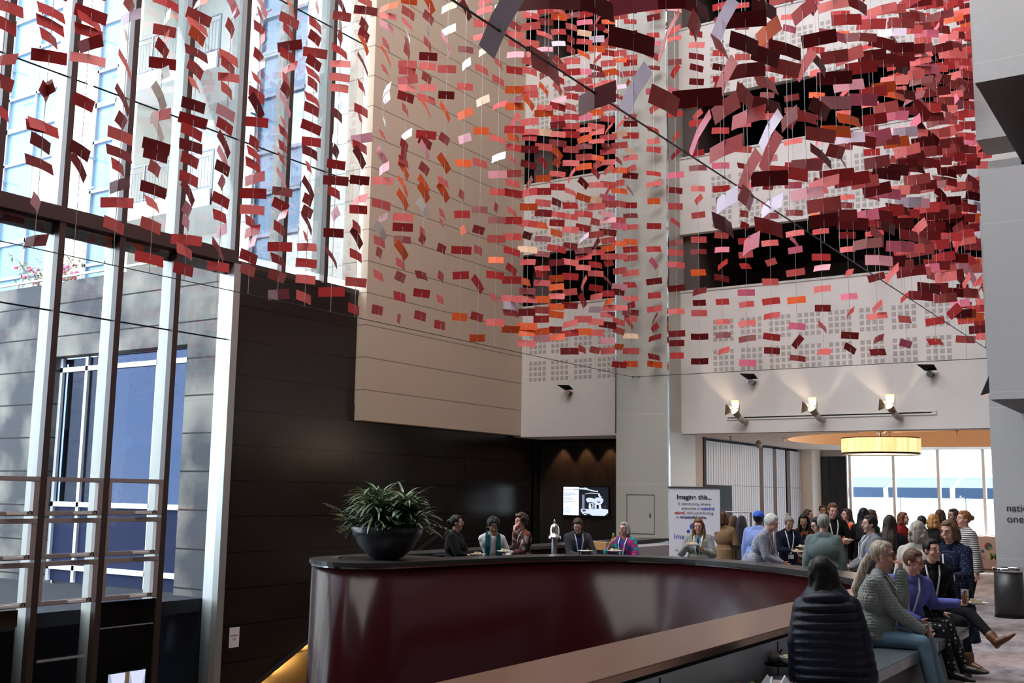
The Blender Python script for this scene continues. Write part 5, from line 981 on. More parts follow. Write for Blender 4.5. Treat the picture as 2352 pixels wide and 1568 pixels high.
def person(lab, px, py, D, face, skn='fair', hair=('short', (.05, .03, .02)), top=('jumper', (.3, .3, .3), {}), bottom=('trousers', (.03, .03, .035), {}), lean=4, side=0, hy=0, hp=0, hr=0,
           RH=None, LH=None, sit=None, glasses=None, lanyard=False, vox=.0105, girth=1.0, group=None, legs=None, shoes=(.02, .02, .02), curl=(.5, .5), hn=None, scl=None, male=False, extra=None, eyes=True, turn=0):
    P = atD(px, py, D); v = Vector((P.x, P.y, 0)).normalized(); rt = Vector((v.y, -v.x, 0)); f = rad(face); fw = -v*math.cos(f)+rt*math.sin(f); rz = math.atan2(-fw.x, fw.y)
    hairt = .022 if hair[0] != 'none' else 0
    U = (Matrix.Rotation(rad(turn), 3, 'Z') @ Matrix.Rotation(-rad(lean), 3, 'X') @ Matrix.Rotation(rad(side), 3, 'Y'))
    HR = Matrix.Rotation(rad(hy), 3, 'Z') @ Matrix.Rotation(-rad(hp), 3, 'X') @ Matrix.Rotation(rad(hr), 3, 'Y')
    nb = U @ Vector((0, 0, .50)); nk = nb+((U @ Vector((0, 0, 1)))*.5+Vector((0, 0, .5))).normalized()*.07; hc = nk+HR @ Vector((0, .022, .088)); ht = hc.z+.115+hairt
    if sit is None: s = scl or max(.86, min(1.16, P.z/(.90+ht))); hz = .90
    else: s = scl or max(.84, min(1.16, (P.z-sit)/(ht+.09))); hz = sit/s+.09
    H = Vector((0, 0, hz)); nb += H; nk += H; hc += H
    hofs = Matrix.Rotation(rz, 3, 'Z') @ Vector((hc.x, hc.y, 0))*s
    t = thing('person', lab, 'person', (P.x-hofs.x, P.y-hofs.y, 0), rz, group); t.scale = (s, s, s)
    X = lambda x, y, z: H+U @ Vector((x, y, z))
    sw = .175 if male else .158; g = girth
    # limbs
    arms = []
    for sd, T in ((1, RH), (-1, LH)):
        sh = X(sd*sw, 0, .44); T = H+Vector(T) if T else X(sd*.25, .03, -.12)
        el, wr = ik(sh, T, .275, .245, (sd*.55, -.5, -.75)); arms.append((sd, sh, el, wr))
    lg = []
    for i, sd in enumerate((1, -1)):
        hp_ = H+Vector((sd*.085, 0, -.02))
        if legs: T = H+Vector(legs[i][0]); hint = legs[i][1] if len(legs[i]) > 1 else (0, 1, .3)
        elif sit is None: T = Vector((sd*.10, 0, .075)); hint = (0, 1, 0)
        else: T = Vector((sd*.11, .47, max(.075, hz-.80))); hint = (0, 1, .6)
        kn, an = ik(hp_, T, .42, .40, hint); lg.append((sd, hp_, kn, an))
    # body: one continuous surface
    b = MB(); hx = lambda x, y, z: hc+HR @ Vector((x, y, z))
    b.ell(hx(0, -.008, .022), (.071, .090, .093), HR, 18, 12); b.ell(hx(0, .018, -.045), (.055, .062, .068), HR, 16, 10); b.ell(hx(0, .058, -.094), (.026, .022, .020), HR)
    b.cone(hx(0, .080, .026), hx(0, .104, -.020), .008, .0125, 8); b.ell(hx(0, .099, -.022), (.015, .012, .009), HR); b.ell(hx(0, .078, -.056), (.023, .012, .013), HR)
    for q in (-1, 1): b.ell(hx(q*.075, -.006, -.006), (.008, .019, .030), HR, 10, 8); b.ell(hx(q*.036, .055, -.030), (.027, .024, .028), HR); b.ell(hx(q*.028, .076, .034), (.024, .012, .008), HR, 10, 7)
    cap(b, nb-Vector((0, 0, .03)), hx(0, -.012, -.055), .054*g**.5, .049*g**.5)
    b.ell(X(0, 0, .32), (.135, .09, .16), U); b.ell(X(0, 0, .08), (.125*g, .085*g, .16), U); b.ell(H, (.135, .09, .10))
    cap(b, X(-sw*.8, 0, .44), X(sw*.8, 0, .44), .05, .05)
    for i, (sd, sh, el, wr) in enumerate(arms):
        cap(b, sh, el, .044, .034); cap(b, el, wr, .034, .025)
        nv_ = Vector(hn[i]) if hn and hn[i] else (Vector((-sd*.7, -.1, .7)) if (RH if sd > 0 else LH) else Vector((-sd, 0, 0)))
        dv = (wr-el).normalized(); hand(b, wr, dv, nv_, -sd, curl[i], 1.0 if male else .92)
    for sd, a, k_, an in lg:
        cap(b, a, k_, .075, .05); cap(b, k_, an, .05, .034); fd = Vector((0, 1, 0)) if not legs else (an-k_).cross(Vector((1, 0, 0))).normalized()*-1
        if fd.y < 0 and abs(fd.y) > .3: fd = -fd
        cap(b, an, an+(an-k_).normalized()*.03, .030, .026)
    body = blob(b, 'body', skin(skn), vox, 2, t)
    # face details
    if eyes:
        br = hairmat('brow_%s' % skn, tuple(x*.5 for x in hair[1]) if sum(hair[1]) < .9 else (.2, .17, .14))
        for q in (-1, 1):
            e = MB(); e.ell(hx(q*.030, .0765, .014), (.0130, .0085, .0060), HR, 12, 8); e.cur = 1; e.ell(hx(q*.030, .083, .013), (.0068, .0035, .0058), HR, 10, 6); e.obj('eye', [eyew, eyed], t, smooth=True)
            e = MB(); e.tube([hx(q*.014, .090, .032), hx(q*.032, .089, .038), hx(q*.050, .077, .033)], [.0028, .0036, .002], 6); e.obj('eyebrow', br, t, smooth=True)
        e = MB(); e.ell(hx(0, .0855, -.052), (.022, .006, .0045), HR, 12, 6); e.ell(hx(0, .0855, -.0605), (.018, .006, .0055), HR, 12, 6); e.obj('lips', mat('lips_'+skn, tuple((SKIN[skn][0]*.85, SKIN[skn][1]*.5, SKIN[skn][2]*.55)), .45), t, smooth=True)
    # hair
    st, hcol = hair[0], hair[1]; hm = hairmat('hair_%d_%d_%d' % tuple(int(x*100) for x in hcol), hcol, hair[2] if len(hair) > 2 else None); h = MB(); hv = vox*.8 if vox > .008 else vox
    h.ell(hx(0, -.027, .032), (.083, .092, .100), HR, 18, 12); h.ell(hx(0, .006, .086), (.064, .064, .040), HR, 16, 9)
    for q in (-1, 1): h.ell(hx(q*.066, .000, .040), (.018, .045, .045), HR)
    r = random.Random(int(px*7+py))
    if st in ('bob', 'long', 'wavy', 'messy'):
        for q in (-1, 1): cap(h, hx(q*.072, -.005, .04), hx(q*.080, .0, -.075), .024, .030); cap(h, hx(q*.06, -.05, .0), hx(q*.066, -.05, -.08), .040, .040)
        cap(h, hx(0, -.07, .0), hx(0, -.075, -.075), .055, .052)
    if st in ('long', 'wavy'):
        bk = (nb-hc).normalized(); 
        for q in (-.07, -.035, 0, .035, .07):
            a_ = hx(q, -.072 if abs(q) < .05 else -.045, -.07); b_ = X(q*1.25, -.140*g if abs(q) < .06 else -.12, .26+r.uniform(-.03, .03)); 
            cap(h, a_, (a_+b_)/2+Vector((0, -.01, 0)), .040, .038); cap(h, (a_+b_)/2+Vector((0, -.01, 0)), b_, .038, .016)
        if hair[0] == 'long' and len(hair) > 3:
            for q in (-1, 1): a_ = hx(q*.082, .015, -.07); b_ = X(q*.095, .11, .34); cap(h, a_, b_, .030, .016)
    if st in ('curly',):
        for _ in range(90):
            u_ = r.uniform(0, 2*PI); w_ = r.uniform(.05, 1.0); ph = math.acos(w_) if w_ < 1 else 0; c_ = (math.sin(ph)*math.cos(u_)*.092, math.sin(ph)*math.sin(u_)*.10-.02, math.cos(ph)*.11+.03)
            if c_[1] > .045 and c_[2] < .085: continue
            h.ell(hx(*c_), (.023,)*3, nu=8, nv=6)
        for _ in range(26): h.ell(hx(r.choice((-1, 1))*.078, r.uniform(-.09, .0), r.uniform(-.06, .03)), (.022,)*3, nu=8, nv=6)
    if st == 'messy':
        for _ in range(40): h.ell(hx(r.uniform(-.085, .085), r.uniform(-.1, .01), r.uniform(-.09, .03)), (.02, .02, .028), nu=8, nv=6)
    if st in ('bun', 'bunlow'):
        bz_ = .105 if st == 'bun' else .02; h.ell(hx(0, -.10 if st == 'bun' else -.125, bz_), (.042, .040, .040), HR)
        for _ in range(10): h.ell(hx(r.uniform(-.03, .03), -.11+r.uniform(-.03, .03), bz_+r.uniform(-.03, .03)), (.016,)*3, nu=8, nv=6)
    if st == 'pony':
        a_ = hx(0, -.105, .02); m_ = hx(0, -.150, -.06)+Vector((0, 0, -.02)); b_ = X(.0, -.17, .26); cap(h, a_, m_, .026, .042); cap(h, m_, b_+Vector((0, 0, .08)), .042, .038); cap(h, b_+Vector((0, 0, .08)), b_, .038, .012)
    blob(h, 'hair', hm, hv, 2, t)
    if st == 'pony': e = MB(); e.cone(hx(0, -.100, .028), hx(0, -.118, .012), .028, .028, 14); e.obj('hair_tie', mat('blue_elastic', (.06, .12, .55), .6), t)
    if hair[0] == 'cap':
        e = MB(); e.ell(hx(0, -.010, .052), (.092, .108, .085), HR, 22, 12); e.obj('cap_crown', mat('cap_blue', (.03, .12, .62), .75), t, smooth=True)
        e = MB(); e.ell(hx(0, .085, .045), (.072, .075, .010), HR @ Matrix.Rotation(-.12, 3, 'X'), 20, 8); e.obj('cap_peak', MATS['cap_blue'], t, smooth=True)
    # top
    kind, tc_, o_ = top[0], top[1], top[2]; tm = tc_ if not isinstance(tc_, tuple) else fabric(kind+'_cloth_%d_%d_%d' % tuple(int(x*200) for x in tc_), tc_)
    lo = o_.get('loose', 1.0)*g; hem = o_.get('hem', -.10); sl = o_.get('sleeve', 1.0); c = MB()
    if kind == 'puffer_jacket':
        for i in range(11):
            z_ = -.14+i*.058; w_ = .215-.04*max(0, (z_-.30))/.2; c.ell(X(0, -.005, z_), (w_*lo, .150*lo, .050), U, 24, 10)
        c.ell(X(0, -.005, .18), (.207*lo, .143*lo, .46), U, 24, 14); c.cone(X(0, -.005, -.16), X(0, -.005, .36), .200*lo, .195*lo, 24) if False else None
        for i in range(3): c.ell(X(0, -.02, .46+i*.03), (.16-i*.035, .12-i*.015, .030), U, 18, 8)
    else:
        c.ell(X(0, .0, .31), (.162*lo, .112*lo, .175), U, 20, 12); c.ell(X(0, .012*lo, .08), (.155*lo, .115*lo, .19), U, 20, 12)
        c.cone(X(0, 0, .12), H+Vector((0, 0, hem)) if sit is not None else X(0, 0, hem), .14*lo, .155*lo, 20)
        c.ell(H+Vector((0, 0, hem+.03)) if sit is not None else X(0, 0, hem+.03), (.165*lo, .125*lo, .045), None, 20, 8)
    cap(c, X(-sw*.9, 0, .44), X(sw*.9, 0, .44), .058, .058)
    for q in (-1, 1): cap(c, X(q*.03, -.01, .50), X(q*(sw+.005), 0, .435), .062, .060); c.ell(X(q*.10, .0, .38), (.10*lo**.5, .10*lo**.5, .12), U, 14, 9)
    if not o_.get('scoop'): cap(c, nb-Vector((0, 0, .035)), nb-Vector((0, 0, .01)), .074, .066)
    for sd, sh, el, wr in arms:
        q = sl; cap(c, sh, el if q > .5 else sh+(el-sh)*q*2, .062*lo**.7, .052*lo**.7)
        if q > .5:
            e_ = el+(wr-el)*min(1, (q-.5)*2)*.97
            if kind == 'puffer_jacket':
                for i in range(5): cap(c, sh+(el-sh)*i/5, sh+(el-sh)*(i+.6)/5, .074, .074)
                for i in range(4): cap(c, el+(e_-el)*i/4, el+(e_-el)*(i+.5)/4, .066, .062)
            else: cap(c, el, e_, .052*lo**.7, .040*lo**.7)
            if o_.get('cuff'): cap(c, e_-(e_-el).normalized()*.05, e_, .046, .044)
    if o_.get('hood'): c.ell(X(0, -.10, .47), (.12, .07, .07), U)
    if kind == 'puffer_jacket': c.ell(X(0, -.07, .50), (.15, .10, .05), U)
    blob(c, kind, tm, vox, 2 if kind == 'puffer_jacket' else 3, t)
    if o_.get('inner'):
        e = MB(); e.ell(X(0, .055, .28), (.075, .075*lo, .19), U, 16, 10); e.ell(X(0, .06, .05), (.08, .075*lo, .17), U, 16, 10); e.obj('shirt_front', o_['inner'] if not isinstance(o_['inner'], tuple) else fabric('inner_%d_%d_%d' % tuple(int(x*200) for x in o_['inner']), o_['inner']), t, smooth=True)
    # bottom
    kind, bc, o_ = bottom[0], bottom[1], bottom[2]; bm_ = bc if not isinstance(bc, tuple) else fabric(kind+'_cloth_%d_%d_%d' % tuple(int(x*200) for x in bc), bc); c = MB()
    c.ell(H+Vector((0, 0, .01)), (.155*g, .115*g, .12))
    if kind in ('skirt', 'dress_skirt'): c.cone(H+Vector((0, 0, .02)), H+Vector((0, 0, -.52)), .15*g, .24, 22)
    else:
        for sd, a, k_, an in lg: cap(c, a, k_, .090*g, .062); cap(c, k_, k_+(an-k_)*.95, .062, o_.get('cuff', .050))
    blob(c, kind, bm_, max(vox, .009), 3, t)
    for sd, a, k_, an in lg:
        fd = Vector((0, 1, 0))
        if legs: sv = (an-k_).normalized(); fd = (Vector((0, 1, 0))-sv*Vector((0, 1, 0)).dot(sv)).normalized()*.85+sv*.25; fd.normalize()
        dn = Vector((0, 0, -1)) if not legs else (an-k_).normalized()
        c = MB(); cap(c, an+fd*-.01, an+dn*.03+fd*.0, .046, .044); cap(c, an+dn*.030, an+dn*.045+fd*.11, .042, .034); cap(c, an+dn*.048+fd*.11, an+dn*.056+fd*.20, .032, .015)
        c.cone(an+dn*.03-fd*.025, an+dn*.078-fd*.03, .030, .027, 10)
        if o_.get('boots'): cap(c, an, an-dn*.07, .048, .056)
        blob(c, 'shoe', mat('shoe_%d_%d_%d' % tuple(int(x*200) for x in shoes), shoes, .4), .008, 2, t)
    if lanyard:
        rib = mat('white_lanyard', (.70, .70, .74), .7); fr = .118*lo; e = MB()
        for q in (-1, 1): e.strip([X(q*.058, -.03, .535), X(q*.070, .045*lo, .51), X(q*.062, fr-.005, .42), X(q*.040, fr+.018, .30), X(q*.004, fr+.024, .12)], .017, U @ Vector((0, 1, 0)), .003)
        ln = e.obj('lanyard', rib, t); e = MB(); e.obox(X(0, fr+.028, .07), .10, .004, .07, U); bd = e.obj('name_badge', mat('badge_white', (.66, .66, .68), .5), ln)
    if glasses:
        e = MB(); gm = mat('glasses_'+glasses, {'dark': (.02, .02, .02), 'red': (.28, .02, .04), 'clear': (.35, .34, .33), 'sun': (.01, .01, .01)}[glasses], .3)
        for q in (-1, 1):
            e.tube([hx(q*.031+.021*math.cos(a), .094-.3*abs(q*.031+.021*math.cos(a))*.25, .010+.016*math.sin(a)) for a in [2*PI*i/16 for i in range(17)]], .0024, 5); e.tube([hx(q*.052, .086, .014), hx(q*.074, .04, .012), hx(q*.078, -.01, .008)], .0022, 5)
            if glasses == 'sun': e.ell(hx(q*.031, .091, .010), (.02, .003, .015), HR)
        e.tube([hx(-.010, .095, .014), hx(.010, .095, .014)], .0024, 5); e.obj('glasses', gm, t)
    t['_arms'] = 0; del t['_arms']
    info = dict(t=t, s=s, rz=rz, arms=arms, X=X, hx=hx, H=H, U=U, HR=HR)
    info['W'] = lambda p: t.location+Matrix.Rotation(rz, 3, 'Z') @ (Vector(p)*s)
    return info
pl = MB(); pl.lathe([(0, 0), (.06, 0), (.085, .012), (.115, .018), (.113, .021), (.08, .015), (0, .004)], n=32)
plate_mesh = pl.mesh('plate', MATS['white_china'], True)
def plate(lab, loc, rz=0, food=None, r=1.0):
    t = thing('plate', lab, 'plate', loc, rz); o = bpy.data.objects.new('plate_dish', plate_mesh); COL.objects.link(o); o.parent = t; o.scale = (r, r, 1)
    if food:
        rr_ = random.Random(int(loc[0]*100))
        for k_ in range(food):
            m = MB(); a = rr_.uniform(0, 6); m.extr([(-.03, -.022, 0), (.03, -.022, 0), (0, .03, 0)], (0, 0, .035)) if k_ == 0 else m.obox((0, 0, .014), .05, .035, .028, Matrix.Identity(3))
            q = m.obj('sandwich', mat('sandwich_cream', (.72, .62, .40), .8) if k_ != 2 else mat('salad_piece', (.25, .38, .10), .7), t, bevel=.004); q.location = ((k_-.8)*.045, (k_ % 2)*.03-.01, .012); q.rotation_euler = (0, 0, a)
    return t
def grip(i, a): # world position just above the palm of arm a (0 right, 1 left)
    sd, sh, el, wr = i['arms'][a]; return i['W'](wr+(wr-el).normalized()*.07+Vector((0, 0, .03)))
def lin(r, g, b): return tuple(((x/255) ** 2.2) for x in (r, g, b))
Z = {}
MOUTH = .56
# --- behind the curved balustrade, left group
i = person('woman in black hooded jacket with dark bun facing right, leftmost behind the balustrade', 1050, 1180, 15.4, 70, 'tan', ('bunlow', (.012, .010, .010)), ('hooded_jacket', (.008, .008, .009), {'hood': 1, 'loose': 1.12, 'sleeve': .72}), hy=10, RH=(.10, .38, .16), LH=(-.08, .36, .14), glasses='clear', girth=1.15)
plate('white plate with sandwich held before the woman in black hooded jacket', grip(i, 0), 0, 2)
i = person('woman with curly black hair, white long sleeved top and teal scarf, head bowed', 1133, 1188, 15.6, 10, 'tan', ('curly', (.012, .010, .010)), ('long_sleeved_top', (.62, .62, .66), {'loose': .98}), lean=14, hp=28, RH=(-.02, .21, .45), LH=(-.20, .30, .10), curl=(1.0, .6), hn=[(0, -1, .2), None])
e = MB(); X = i['X']
for q in (-1, 1): e.strip([X(q*.06, -.05, .55), X(q*.085, .06, .50), X(q*.085, .125, .36), X(q*.10, .15, .10), X(q*.11, .155, -.08)], .075, [i['U'] @ Vector((0, 1, 0))]*5, .02)
e.obj('scarf', fabric('teal_scarf_cloth', (.01, .09, .11)), i['t'])
e = MB(); hx = i['hx']; e.tube([hx(-.07, .03, .085), hx(-.03, .075, .085), hx(.03, .075, .085), hx(.07, .03, .085)], .006, 6); e.obj('raised_glasses', MATS['glasses_clear'], i['t'])
i = person('curly haired woman in a brown patterned shirt facing left, hand at her mouth', 1196, 1178, 16.3, -58, 'pink', ('curly', (.035, .022, .018)), ('patterned_shirt', fabric('brown_print_cloth', (.15, .045, .03), kind='floral', c2=(.045, .03, .04), sc=17, c3=(.28, .22, .22)), {'loose': 1.08, 'sleeve': .95}), lean=8, RH=(-.02, .22, .50), LH=(-.05, .38, .12), curl=(1.2, .5), lanyard=True, glasses=None, hn=[(0, -1, .3), None])
e = MB(); hx = i['hx']; [e.ell(hx(q*.035, .062, .112), (.026, .008, .018), i['HR']) for q in (-1, 1)]; e.tube([hx(-.07, .0, .08), hx(-.035, .068, .112), hx(.035, .068, .112), hx(.07, .0, .08)], .003, 5); e.obj('sunglasses_on_head', mat('amber_lens', (.35, .22, .08), .1), i['t'])
plate('white plate with sandwich before the woman in the brown patterned shirt', atD(1160, 1268, 15.0), 0, 2)
i = person('man in grey fleece jacket over a blue shirt looking down at his plate', 1327, 1188, 16.5, 18, 'fair', ('short', (.05, .030, .020)), ('fleece_jacket', (.055, .058, .07), {'loose': 1.14, 'inner': fabric('blue_stripe_cloth', (.02, .035, .22), kind='stripes', c2=(.01, .02, .12), sc=40)}), male=True, lean=12, hp=30, hy=-20, RH=(.02, .36, .12), LH=(-.22, .38, .10), lanyard=True, girth=1.05)
plate('white plate on the ledge below the man in the grey fleece jacket', atD(1344, 1267, 15.7))
i = person('grey haired woman with glasses in a bright swirled top holding green food', 1433, 1200, 16.6, -22, 'pink', ('bob', (.30, .27, .25), (.5, .46, .44)), ('swirl_print_top', fabric('swirl_print_cloth', (.03, .05, .20), kind='camo', c2=(.35, .03, .16), sc=11, c3=(.03, .28, .30)), {'loose': 1.18, 'sleeve': .62, 'scoop': 1}), lean=6, RH=(.16, .26, .42), LH=(-.16, .36, .16), lanyard=True, glasses='clear', girth=1.2, curl=(1.1, 1.0), hy=-12)
e = MB(); e.ell((0, 0, 0), (.02, .014, .045)); o = e.obj('green_snack', mat('lime_green_food', (.25, .42, .05), .5), smooth=True); o.location = grip(i, 0)+Vector((0, 0, .03)); label(o, 'piece of green food held up by the grey haired woman in the swirled top', 'food')
plate('white plate with cake and fork before the grey haired woman in the swirled top', atD(1412, 1267, 15.8), 0, 2)
# --- by the banner and the clothes rack
i = person('woman with long brown hair in a blue and yellow checked jacket holding a plate', 1604, 1188, 16.2, -8, 'pink', ('long', (.15, .075, .035), None, 1), ('checked_jacket', fabric('blue_yellow_check_cloth', (.20, .25, .30), kind='check', c2=(.58, .42, .08), sc=26), {'loose': 1.22, 'inner': (.0, .05, .07)}), lean=3, hp=14, RH=(.16, .30, .32), LH=(-.12, .32, .26), lanyard=True, girth=1.12)
plate('white plate held by the woman in the checked jacket', (grip(i, 0)+grip(i, 1))/2, 0, 2)
person('person with brown shoulder length hair in a tan jacket seen from behind', 1660, 1171, 18.3, 172, 'pink', ('bob', (.10, .05, .025)), ('tan_jacket', (.24, .15, .08), {'loose': 1.2}), ('trousers', (.20, .085, .03), {}), eyes=False)
person('man in a blue baseball cap and light blue shirt seen from behind', 1742, 1172, 17.6, 158, 'dark', ('cap', (.012, .01, .01)), ('blue_shirt', (.22, .30, .62), {'loose': 1.22}), ('trousers', (.08, .07, .06), {}), male=True, girth=1.15, eyes=False)
i = person('white haired woman in a grey dotted top bending to the right', 1772, 1217, 15.2, 75, 'pink', ('short', (.66, .65, .62), (.8, .8, .78)), ('dotted_top', fabric('grey_dotted_cloth', (.26, .27, .34), kind='dots', c2=(.62, .62, .66), sc=42), {'loose': 1.15, 'scoop': 1}), lean=24, hp=26, RH=(.02, .42, .05), LH=(-.02, .42, .02), lanyard=True, scl=1.0)
i = person('grey bun woman in a navy coat with a lanyard looking down at her plate', 1812, 1184, 17.9, 18, 'tan', ('bun', (.22, .19, .17)), ('navy_coat', (.008, .011, .028), {'loose': 1.12, 'hem': -.2}), hp=26, RH=(.05, .32, .18), LH=(-.16, .34, .20), lanyard=True)
plate('white plate held by the grey bun woman in the navy coat', grip(i, 1), 0, 2)
i = person('dark haired woman in a black and orange patterned top facing the camera, plate in hand', 1846, 1178, 18.3, -6, 'tan', ('long', (.01, .008, .008), None, 1), ('dark_floral_top', fabric('black_orange_cloth', (.012, .010, .010), kind='floral', c2=(.16, .05, .02), sc=16), {}), hp=22, RH=(.10, .30, .28), LH=(-.12, .33, .18))
plate('white plate of food held by the woman in the black and orange top', grip(i, 1), 0, 3)
i = person('dark haired woman with glasses in a black jacket facing left, holding a plate', 1876, 1186, 16.5, -62, 'fair', ('long', (.012, .010, .010)), ('black_jacket', (.012, .012, .013), {}), hp=20, glasses='dark', RH=(.04, .36, .18), LH=(-.10, .34, .16), lanyard=True)
plate('white plate held by the dark haired woman with glasses in the black jacket', grip(i, 0), 0, 1)
person('brown haired person turned right behind the woman in the patterned top', 1857, 1168, 22.5, 65, 'tan', ('bob', (.05, .03, .02)), ('blue_denim_shirt', (.05, .07, .13), {}))
person('person in glasses with short dark hair, brightly lit far behind the tall man', 1889, 1159, 25.5, 8, 'fair', ('short', (.04, .03, .03)), ('pale_shirt', (.6, .55, .5), {}), glasses='dark', male=True)
i = person('tall man with short ginger hair, black printed T-shirt and white lanyard', 1912, 1153, 18.6, 14, 'pink', ('short', (.12, .045, .02)), ('black_tshirt', (.008, .007, .007), {'sleeve': .42, 'loose': 1.15}), male=True, hp=14, RH=(.02, .30, .14), LH=(-.18, .32, .16), lanyard=True)
e = MB(); e.obox(i['X'](0, .134, .24), .20, .004, .06, i['U']); e.obj('green_print', mat('green_print', (.08, .20, .02), .7), i['t'])
plate('small white plate held by the tall man in the black T-shirt', grip(i, 1), 0, 1, .9)
i = person('woman with long dark hair in an orange floral dress facing left, lit by the sun', 1944, 1166, 20.5, -60, 'pink', ('long', (.05, .025, .018)), ('floral_dress', fabric('orange_floral_cloth', (.72, .10, .04), kind='floral', c2=(.72, .30, .18), sc=14, c3=(.15, .16, .12)), {'loose': 1.2, 'hem': -.25, 'sleeve': .7}), ('dress_skirt', MATS['orange_floral_cloth'], {}), glasses='clear', RH=(.02, .32, .16), LH=(-.10, .34, .14))
person('short grey haired person in a grey green jumper seen from behind', 1892, 1212, 14.0, 176, 'pink', ('short', (.22, .21, .20), (.42, .40, .38)), ('grey_green_jumper', (.13, .17, .17), {'loose': 1.25}), scl=.98, eyes=False, girth=1.15)
# --- in front of the far windows
person('woman with long dark hair in black, back turned, left of the bright windows', 1984, 1164, 18.6, 165, 'fair', ('long', (.015, .012, .012)), ('black_coat', (.008, .008, .008), {'loose': 1.1, 'hem': -.3}), eyes=False)
person('person with short brown hair in dark green behind the moustached man', 2003, 1168, 19.2, 120, 'pink', ('short', (.08, .04, .02)), ('dark_green_jumper', (.012, .035, .022), {'loose': 1.1}), male=True)
i = person('dark haired man with moustache in a grey shirt facing left with a plate', 1996, 1180, 14.2, -68, 'fair', ('short', (.022, .016, .014)), ('grey_shirt', (.17, .17, .19), {'loose': 1.2}), ('trousers', (.16, .16, .18), {}), male=True, RH=(.06, .30, .10), LH=(-.06, .34, .08), lanyard=True, girth=1.15)
e = MB(); e.ell(i['hx'](0, .090, -.042), (.022, .006, .005), i['HR']); e.obj('moustache', hairmat('moustache_hair', (.03, .02, .015)), i['t'])
plate('white plate held by the moustached man in the grey shirt', grip(i, 1), 0, 1)
person('woman with long curly dark hair in a black top seen from behind', 2043, 1180, 15.6, 178, 'fair', ('wavy', (.035, .022, .016)), ('black_top', (.010, .011, .016), {'loose': 1.15}), eyes=False)
person('woman with long auburn hair and red top facing right at the windows', 2075, 1174, 19.6, 70, 'pink', ('wavy', (.16, .045, .02)), ('red_top', (.30, .015, .015), {'loose': 1.05}))
person('dark haired person half hidden behind the grey blond bob', 2117, 1182, 18.8, 170, 'fair', ('short', (.03, .022, .02)), ('dark_cardigan', (.02, .02, .025), {}), eyes=False)
person('ginger blond woman in black with her back turned and a brown bag strap', 2144, 1178, 17.6, 150, 'pink', ('messy', (.50, .22, .07), (.7, .38, .14)), ('black_blouse', (.010, .009, .009), {'loose': 1.1}))
person('brown haired woman in a red jumper behind the ginger blond woman', 2160, 1168, 19.8, 150, 'pink', ('bob', (.07, .03, .018)), ('crimson_jumper', (.25, .012, .02), {}))
person('woman with dark hair facing left behind the striped jumper', 2188, 1166, 18.8, -50, 'tan', ('bob', (.045, .02, .015)), ('brown_blouse', (.09, .03, .02), {}))
person('woman with ginger hair bun and black and white striped jumper facing left', 2212, 1170, 15.8, -62, 'pink', ('bunlow', (.26, .11, .045)), ('striped_jumper', fabric('black_white_stripe_cloth', (.60, .57, .55), kind='stripes', c2=(.03, .025, .03), sc=34), {'loose': 1.12}), ('trousers', (.012, .012, .014), {}), girth=1.1, shoes=(.10, .07, .05))
person('woman with a grey blond bob in a cream jumper seen from behind', 2108, 1193, 11.8, 168, 'fair', ('messy', (.34, .31, .27), (.58, .52, .44)), ('cream_jumper', (.50, .46, .41), {'loose': 1.18}), vox=.009, eyes=False)
i = person('woman with a brown bob in a navy dotted coat dress holding a plate', 2178, 1191, 11.6, -32, 'pink', ('bob', (.13, .075, .045)), ('dotted_coat', fabric('navy_dotted_cloth', (.010, .013, .035), kind='dots', c2=(.09, .13, .21), sc=36), {'loose': 1.18, 'hem': -.35}), ('dress_skirt', MATS['navy_dotted_cloth'], {}), vox=.008, hp=12, RH=(.02, .36, .20), LH=(-.16, .36, .17), girth=1.05)
for a in (0, 1):
    sd, sh, el, wr = i['arms'][a]; e = MB(); u_ = (wr-el).normalized(); e.cone(wr-u_*.035, wr+u_*.012, .048, .046, 20, False); e.cone(wr-u_*.035, wr+u_*.012, .044, .042, 20, False); e.obj('turned_cuff', mat('mint_cuff', (.42, .55, .54), .8), i['t'])
e = MB(); e.strip([i['X'](.035, .125, .42), i['X'](.02, .15, .30), i['X'](.012, .152, .16)], .020, i['U'] @ Vector((0, 1, 0)), .004); e.obj('lanyard', MATS['white_lanyard'], i['t'])
plate('small silver rimmed plate held by the woman in the navy dotted coat', (grip(i, 0)+grip(i, 1))/2, 0, 2, .9)
# --- sitting along the stone tables
i = person('dark haired woman in a black jacket perched on the table with crossed brown boots', 2140, 1234, 10.35, 52, 'pink', ('short', (.014, .011, .011)), ('black_jacket', (.010, .010, .011), {'loose': 1.05, 'inner': (.012, .012, .014)}), ('trousers', (.010, .010, .012), {'boots': 1, 'cuff': .045}), sit=.72, lean=8, hy=-14, RH=(.14, .24, .02), LH=(-.12, .26, .02), lanyard=True, vox=.0075, shoes=(.17, .065, .030), legs=[((.05, .48, -.46),), ((-.02, .74, -.22),)], turn=-42)
i = person('woman with red glasses and cropped brown hair in a lavender blue jumper leaning forward', 2098, 1258, 9.25, 66, 'pink', ('short', (.12, .06, .035)), ('mohair_jumper', fabric('lavender_mohair', (.13, .15, .46), r=1.0), {'loose': 1.25, 'hem': -.05}), ('leggings', fabric('black_white_fleck_cloth', (.014, .013, .016), kind='dots', c2=(.40, .38, .38), sc=24), {}), sit=.72, lean=18, side=-4, hp=14, hy=-6, RH=(.16, .22, .06), LH=(-.24, .46, .22), glasses='red', lanyard=True, vox=.007, curl=(.5, .9), legs=[((.12, .52, -.40),), ((-.06, .56, -.36),)], turn=-50)
q = grip(i, 1)
g_ = thing('juice_glass', 'tumbler of orange juice held by the woman in the lavender blue jumper', 'glass', q-Vector((0, 0, .03)))
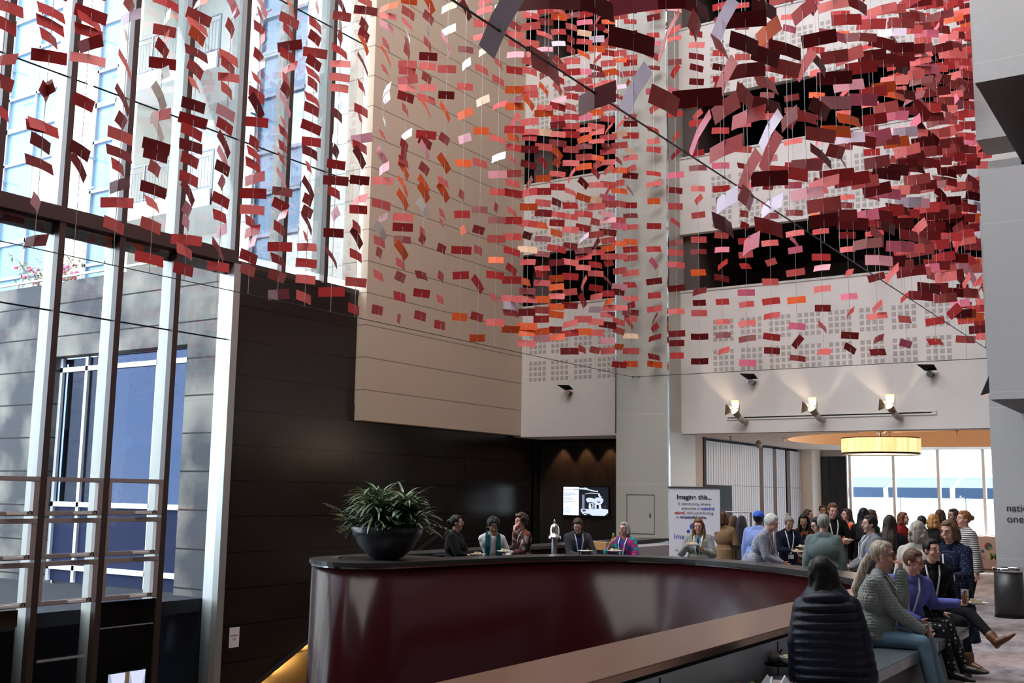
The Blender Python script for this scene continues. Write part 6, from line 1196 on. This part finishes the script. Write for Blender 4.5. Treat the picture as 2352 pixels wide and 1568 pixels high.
m = MB(); m.lathe([(0, .003), (.026, .003), (.031, .12), (.033, .12), (.028, 0), (0, 0)], n=24); m.obj('tumbler', glass('tumbler_glass', (.96, .97, .98), 1.45, .8), g_, smooth=True)
m = MB(); m.lathe([(0, .006), (.025, .006), (.029, .082), (0, .082)], n=24); m.obj('orange_juice', mat('orange_juice', (.85, .42, .03), .3), g_, smooth=True)
plate('white plate with a sandwich beside the juice glass of the woman in lavender blue', q+Vector((.085, .05, -.035)), 0, 2, .8)
i = person('woman with a blond grey ponytail, grey ribbed jumper and pale jeans sitting in profile', 2028, 1238, 8.55, 78, 'pink', ('pony', (.42, .30, .20), (.66, .58, .50)), ('ribbed_jumper', fabric('grey_ribbed_knit', (.30, .33, .315), kind='knit', sc=22), {'loose': 1.30, 'cuff': 1, 'hem': -.02}), ('jeans', fabric('pale_denim', (.15, .25, .34), r=.8), {}), sit=.72, lean=10, hp=2, hy=4, RH=(.02, .40, .06), LH=(.02, .26, .52), glasses='sun', lanyard=True, vox=.007, curl=(.9, 1.2), girth=1.05, legs=[((.11, .50, -.42),), ((-.08, .52, -.40),)], hn=[None, (0, -1, .2)], eyes=True)
e = MB(); e.ell(i['hx'](.082, -.004, -.036), (.006, .006, .006)); e.obj('pearl_earring', mat('pearl', (.8, .78, .72), .2), i['t'], smooth=True)
q = grip(i, 0)
g_ = thing('short_glass', 'short glass with orange juice in the right hand of the ponytailed woman', 'glass', q-Vector((0, 0, .04)))
m = MB(); m.lathe([(0, .003), (.028, .003), (.033, .10), (.035, .10), (.030, 0), (0, 0)], n=24); m.obj('tumbler', bpy.data.materials['tumbler_glass'], g_, smooth=True)
m = MB(); m.lathe([(0, .006), (.027, .006), (.029, .035), (0, .035)], n=24); m.obj('orange_juice', MATS['orange_juice'], g_, smooth=True)
person('woman with long straight black hair in a dark navy puffer jacket seen from behind', 1890, 1272, 6.75, 172, 'tan', ('long', (.010, .011, .016), (.03, .035, .05)), ('puffer_jacket', mat('navy_puffer_nylon', (.010, .012, .026), .5, spec=.25, bump=.25, bs=22), {'loose': 1.12}), ('trousers', (.01, .01, .012), {}), sit=.72, lean=3, side=-4, vox=.008, eyes=False, girth=1.05, hr=-8)
